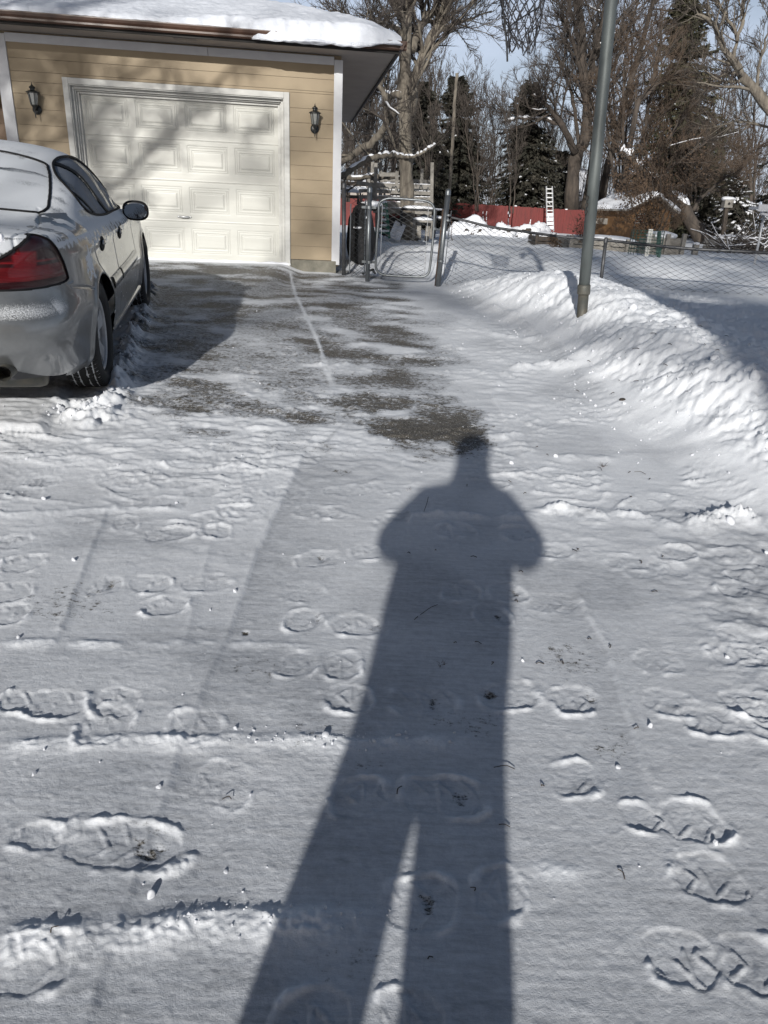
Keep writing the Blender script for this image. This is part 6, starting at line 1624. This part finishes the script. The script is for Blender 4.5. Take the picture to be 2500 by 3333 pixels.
# large single lumps of snow
BIG = [(325, 1932, .030, 'snow lump with a long shadow, left foreground beside the shovelled strip'), (1403, 1570, .022, 'snow lump on the right side, isolated on smooth snow'), (1105, 1001, .028, 'round snow lump right of the shadow of the neck'), (95, 1082, .032, 'snow lump at the left edge below the car'), (160, 1211, .022, 'flat snow lump left of the middle boot prints'),
       (1335, 1656, .018, 'snow lump at the right, below the isolated one'), (703, 1592, .024, 'snow lump on the cross ridge beside the leg shadow'), (1369, 664, .075, 'round snow ball on the back edge of the snowbank'), (1545, 775, .10, 'tilted snow chunk on top of the snowbank'), (1628, 818, .09, 'snow chunk on the crest of the snowbank at the right edge'),
       (1655, 1195, .03, 'snow lump cut by the right edge'), (40, 1378, .018, 'snow lump left on the cross ridge, at the left edge'), (860, 1588, .018, 'snow lump inside the leg shadow on the cross ridge'), (1575, 1135, .05, 'broken block of crusted snow at the foot of the bank'), (488, 1880, .014, 'small snow lump right of the large boot print'), (1200, 988, .03, 'thin slab of snow on the driveway right of the shadow')]
for i, (px, py, s_, lb) in enumerate(BIG):
    c = gr(px, py); c[2] = gz(c[0], c[1])+s_*.3
    V, F = rock(c-[0, 0, s_*.15], s_*1.0, 40+i); o = mk('snow_chunk', V, F, M['crumb'], loc=c, smooth=True); m = o.modifiers.new('s', 'SUBSURF'); m.levels = m.render_levels = 2
    tag(o, lb, 'snow lump', 'loose lumps of snow')
# crumbs
def scatter(n, fn, smin, smax, name, mat, label, cat, seed=0):
    parts = []
    rs_ = np.random.RandomState(seed)
    for i in range(n):
        x, y = fn(rs_); s_ = smin*(smax/smin)**(rs_.rand()**2.2); parts.append(rock(np.array([x, y, gz(x, y)+s_*.2]), s_, i+seed*1000))
    V, F = cat_(parts); return tag(mk(name, V, F, M['crumb']), label, cat, kind='stuff')
def onbank(r):
    y = r.uniform(3.0, 10.2); return np.interp(y, TOE_Y, TOE_X)+r.uniform(-.15, 1.5), y
def ondrive(r):
    y = 1.0+9*r.rand()**1.3; return r.uniform(-.5*y-.3, min(.5*y+.2, np.interp(y, TOE_Y, TOE_X))), y
def pxline(pl, sp):
    W_ = [G2(q) for q in pl]
    def f(r):
        i = r.randint(len(W_)-1); t_ = r.rand(); p = W_[i]+(W_[i+1]-W_[i])*t_; return p[0]+r.normal(0, sp), p[1]+r.normal(0, sp)
    return f
scatter(1100, onbank, .004, .028, 'snow_crumbs', 'snowp', 'crumbled snow lying over the snowbank', 'snow', 1)
scatter(260, ondrive, .002, .018, 'snow_crumbs', 'snowp', 'small crumbs of snow over the driveway', 'snow', 2)
scatter(120, pxline([(500, 1590), (760, 1598), (1050, 1600)], .02), .002, .013, 'snow_crumbs', 'snowp', 'crumbs along the shovelled ridge', 'snow', 3)
scatter(90, pxline([(350, 1985), (600, 1985), (830, 1975)], .02), .002, .008, 'snow_crumbs', 'snowp', 'crumbs along the nearest ridge', 'snow', 4)
scatter(160, pxline([(245, 868), (285, 740), (318, 650)], .07), .006, .035, 'snow_crumbs', 'snowp', 'crumbs beside the car wheels', 'snow', 5)
scatter(60, pxline([(140, 905), (170, 885), (225, 895)], .07), .008, .045, 'snow_crumbs', 'snowp', 'broken snow behind the rear wheel', 'snow', 6)
scatter(180, pxline([(1060, 664), (1219, 764), (1299, 860), (1395, 932), (1555, 1012)], .20), .003, .02, 'snow_crumbs', 'snowp', 'crumbs at the foot of the bank', 'snow', 7)
# dark clod in the bank
c = gr(1343, 864); V, F = rock(c, .07, 5); o = mk('frozen_clod', V*1.0, F, M['barkd'], loc=c); m = o.modifiers.new('s', 'SUBSURF'); m.levels = m.render_levels = 1
tag(o, 'dark frozen clod of dirt stuck in the foot of the snowbank', 'clod')
# twigs and leaf bits
tw = []
for k in range(56):
    if k < 26: px, py = rs6.uniform(880, 1480), rs6.uniform(940, 1450)
    elif k < 34: px, py = rs6.uniform(0, 1600), rs6.uniform(1450, 2150)
    else: px, py = rs6.uniform(1250, 1600), rs6.uniform(700, 860)
    c = gr(px, py); a = rs6.rand()*6.28; L = rs6.uniform(.008, .03)*(1+(k >= 34)*1.5); d = np.array([math.cos(a), math.sin(a), .1])
    p = np.array([c, c+d*L*.5+[rs6.normal(0, .004), 0, .004], c+d*L]); p[:, 2] = gz(c[0], c[1])+.003+np.array([0, .006, .002]); tw.append(tubes(catmull(p, 5), np.full(5, .0010+.0004*c[1]**.6), 4))
for px, py, px2, py2 in ((1066, 1660, 1112, 1664), (908, 1330, 945, 1308), (915, 1108, 925, 1075), (1370, 1020, 1395, 1026), (1290, 1010, 1300, 1018), (150, 880, 175, 893), (480, 1729, 500, 1729)):
    a, b = gr(px, py), gr(px2, py2); m_ = (a+b)/2+[.004, .004, .006]; p = np.array([a, m_, b])+[0, 0, .004]; tw.append(tubes(catmull(p, 8), np.full(8, .0012), 5))
V, F = cat_(tw); tag(mk('twig_litter', V, F, M['barkd']), 'dark twig and leaf fragments scattered on the snow', 'litter', kind='stuff')
# grass tuft poking through
def tuft(px, py, n, h, label):
    c = gr(px, py); P = np.repeat(c[None], n, 0)+rs6.normal(0, .006, (n, 3))*[1, 1, 0]-[0, 0, .004]; D = nrm(np.stack([rs6.normal(0, .5, n), rs6.normal(0, .5, n), np.ones(n)], 1))
    a, b = grow(P, D, rs6.uniform(.4, 1, n)*h, np.full(n, .0009), 5, .12, -.15, rs6)
    tag(mk('grass_tuft', *tubes(a, b, 3), M['twigb'], loc=c), label, 'grass')
tuft(955, 1434, 9, .02, 'tiny dry grass tuft inside the shadow of the coat')
tuft(1303, 1008, 14, .05, 'tangled dark weed sprig at the foot of the bank')
tuft(885, 1058, 8, .025, 'dark sprig at the left shoulder of the shadow')
# ================================================================ HOUSE BEHIND-RIGHT (casts the large yard shadow)
hx, hy = .85, -5.0
t = thing('brick_house', 'brick house behind the photographer on the right', 'house', (hx+5, -10, 0))
mk('wall', *bx((hx, -15, -.3), (hx+11, hy, 5.2)), M['brick'], t)
V = np.array([[hx-.3, -15.3, 5.2], [hx+11.3, -15.3, 5.2], [hx+11.3, hy+.3, 5.2], [hx-.3, hy+.3, 5.2], [hx+3.2, -10, 6.7], [hx+7.8, -10, 6.7]])
mk('roof', V, [(0, 1, 5, 4), (1, 2, 5), (2, 3, 4, 5), (3, 0, 4), (0, 3, 2, 1)], M['snowp'], t)
# ================================================================ PHOTOGRAPHER (behind the lens; throws the long shadow)
pr = thing('person', 'person in a thick hooded coat and trousers holding up a phone to photograph the driveway', 'person', (-.13, -.46, -.02))
def skinmesh(name, verts, edges, radii, mat, parent, sub=2):
    me = bpy.data.meshes.new(name); me.from_pydata([tuple(np.asarray(v)-OFF[parent]) for v in verts], edges, []); me.materials.append(M[mat])
    o = bpy.data.objects.new(name, me); C.objects.link(o); o.parent = parent; OFF[o] = OFF[parent]
    sk = o.modifiers.new('skin', 'SKIN'); 
    for v, r in zip(me.skin_vertices[0].data, radii): v.radius = (r, r) if np.isscalar(r) else r; v.use_root = False
    me.skin_vertices[0].data[0].use_root = True
    s = o.modifiers.new('sub', 'SUBSURF'); s.levels = s.render_levels = sub
    me.polygons.foreach_set('use_smooth', np.ones(len(me.polygons), dtype=bool)) if len(me.polygons) else None
    sk.use_smooth_shade = True
    return o
bxp, byp = -.13, -.46
def PT(x, y, z): return (bxp+x, byp+y, z)
bodyv = [PT(0, 0, .86), PT(0, .01, 1.10), PT(0, .0, 1.28), PT(0, .0, 1.40), PT(0, .02, 1.485), PT(.01, .03, 1.56), PT(.01, .035, 1.65),
         PT(-.10, .0, .77), PT(-.17, .01, .46), PT(-.21, -.02, .06), PT(-.22, .13, .01),
         PT(.09, .0, .77), PT(.13, .01, .46), PT(.15, -.02, .06), PT(.16, .13, .01),
         PT(-.17, .0, 1.37), PT(-.28, .03, 1.20), PT(-.10, .27, 1.24), PT(-.02, .37, 1.33),
         PT(.18, .0, 1.37), PT(.31, .03, 1.20), PT(.24, .27, 1.24), PT(.18, .37, 1.33)]
be = [(0, 1), (1, 2), (2, 3), (3, 4), (4, 5), (5, 6), (0, 7), (7, 8), (8, 9), (9, 10), (0, 11), (11, 12), (12, 13), (13, 14), (3, 15), (15, 16), (16, 17), (17, 18), (3, 19), (19, 20), (20, 21), (21, 22)]
br = [(.255, .17), (.26, .17), (.25, .17), (.21, .14), (.085, .08), (.085, .095), (.095, .105), .13, .122, .10, .05, .13, .118, .10, .05, .10, .095, .07, .04, .10, .095, .07, .04]
skinmesh('body', bodyv, be, br, 'paintd', pr)
Vh, Fh = lumps(PT(.01, .035, 1.645), (.085, .10, .118), seed=2, res=(24, 18), amp=.0); mk('head', Vh, Fh, M['skin'], pr, smooth=True)
Vh, Fh = cat_([lumps(PT(.01, .02, 1.685), (.096, .112, .085), seed=2, res=(24, 14), amp=.05), lathe([(.10, -.02), (.105, 0), (.10, .03)], PT(.01, .02, 1.665), 20)]); mk('knit_hat', Vh, Fh, M['blackm'], pr, smooth=True)
Vh, Fh = lumps(PT(.01, .137, 1.635), (.014, .022, .022), seed=2, res=(10, 8), amp=0); mk('nose', Vh, Fh, M['skin'], pr, smooth=True)
for sx in (-1, 1):
    wx_ = -.02 if sx < 0 else .18
    pc = np.array(PT(wx_+(.02 if sx < 0 else -.02), .385, 1.355))
    hv = [PT(wx_, .37, 1.33), tuple(pc)]; he = [(0, 1)]; hr = [.026, .028]
    for k in range(4):
        b0 = pc+np.array([(.02-sx*0)*(k-1.5)*.0, .008, .022*(k-1.5)]); i0_ = len(hv)
        hv += [tuple(b0+[-sx*-.01, .012, .01]), tuple(b0+[-sx*.02, .028, .012]), tuple(b0+[-sx*.045, .022, .012])]; he += [(1, i0_), (i0_, i0_+1), (i0_+1, i0_+2)]; hr += [.010, .009, .007]
    i0_ = len(hv); hv += [tuple(pc+[-sx*.02, -.012, .02]), tuple(pc+[-sx*.045, -.015, .03])]; he += [(1, i0_), (i0_, i0_+1)]; hr += [.011, .008]
    skinmesh('hand', hv, he, hr, 'skin', pr, 1)
ph = np.array([0, 0, CAMH])-FW*.025
q = mk('phone', *bx((-.075, -.037, -.004), (.075, .037, .004), lambda V: ph+V[:, 0:1]*UP*0+V[:, 0:1]*UP+V[:, 1:2]*RT+V[:, 2:3]*FW), M['blackm'], loc=ph, bevel=.003)
tag(q, 'black phone held upright by the photographer', 'phone')
# ================================================================ LIGHT, SKY, CAMERA
AZ = 8.04; EL = 18.56
sun = bpy.data.lights.new('sun', 'SUN'); sun.energy = 4.9; sun.angle = R(.75); sun.color = (1.0, .975, .925)
so = bpy.data.objects.new('sun', sun); C.objects.link(so)
dv_ = np.array([math.sin(R(AZ))*math.cos(R(EL)), math.cos(R(AZ))*math.cos(R(EL)), -math.sin(R(EL))])
from mathutils import Vector, Matrix
so.rotation_euler = Vector(dv_).to_track_quat('-Z', 'Y').to_euler()
w = bpy.data.worlds.new('World'); bpy.context.scene.world = w; w.use_nodes = True; nt = w.node_tree
bg = nt.nodes['Background']; sky = nt.nodes.new('ShaderNodeTexSky'); sky.sky_type = 'NISHITA'; sky.sun_disc = False
sky.sun_elevation = R(EL); sky.sun_rotation = R(180+AZ); sky.air_density = 1.0; sky.dust_density = 1.6; sky.ozone_density = 1.2
tc = nt.nodes.new('ShaderNodeTexCoord'); mp = nt.nodes.new('ShaderNodeMapping'); mp.inputs['Scale'].default_value = (1.5, 1.5, 5)
nt.links.new(tc.outputs['Generated'], mp.inputs[0]); nz = nt.nodes.new('ShaderNodeTexNoise'); nz.inputs['Scale'].default_value = 1.6; nz.inputs['Detail'].default_value = 6; nt.links.new(mp.outputs[0], nz.inputs['Vector'])
mr = nt.nodes.new('ShaderNodeMapRange'); mr.inputs[1].default_value = .42; mr.inputs[2].default_value = .72; mr.inputs[4].default_value = .55; nt.links.new(nz.outputs[0], mr.inputs[0])
sx_ = nt.nodes.new('ShaderNodeSeparateXYZ'); nt.links.new(tc.outputs['Generated'], sx_.inputs[0])
hz = nt.nodes.new('ShaderNodeMapRange'); hz.inputs[1].default_value = .45; hz.inputs[2].default_value = .10; nt.links.new(sx_.outputs[2], hz.inputs[0])
av = nt.nodes.new('ShaderNodeMath'); av.operation = 'MULTIPLY'; nt.links.new(hz.outputs[0], av.inputs[0])
a2 = nt.nodes.new('ShaderNodeMath'); a2.operation = 'ADD'; nt.links.new(mr.outputs[0], a2.inputs[0]); a2.inputs[1].default_value = .45; a2.use_clamp = True
nt.links.new(a2.outputs[0], av.inputs[1])
mx = nt.nodes.new('ShaderNodeMix'); mx.data_type = 'RGBA'; nt.links.new(av.outputs[0], mx.inputs[0]); nt.links.new(sky.outputs[0], mx.inputs[6]); mx.inputs[7].default_value = (13.6, 15.1, 18.4, 1)
nt.links.new(mx.outputs[2], bg.inputs[0]); bg.inputs[1].default_value = .066
cd = bpy.data.cameras.new('camera'); co_ = bpy.data.objects.new('camera', cd); C.objects.link(co_)
cd.sensor_fit = 'VERTICAL'; cd.sensor_height = 24; cd.lens = 24*FOC/3333; cd.clip_start = .01; cd.clip_end = 1500
Mx = Matrix(((RT[0], UP[0], -FW[0], 0), (RT[1], UP[1], -FW[1], 0), (RT[2], UP[2], -FW[2], CAMH), (0, 0, 0, 1)))
co_.matrix_world = Mx
sc = bpy.context.scene; sc.camera = co_
sc.render.resolution_x = 768; sc.render.resolution_y = 1024
sc.view_settings.view_transform = 'Standard'; sc.view_settings.look = 'None'; sc.view_settings.exposure = -.10; sc.view_settings.gamma = 1
sc.render.engine = 'CYCLES'; sc.cycles.use_denoising = True; sc.cycles.denoiser = 'OPENIMAGEDENOISE'; sc.cycles.denoising_prefilter = 'ACCURATE'; sc.cycles.denoising_input_passes = 'RGB_ALBEDO_NORMAL'
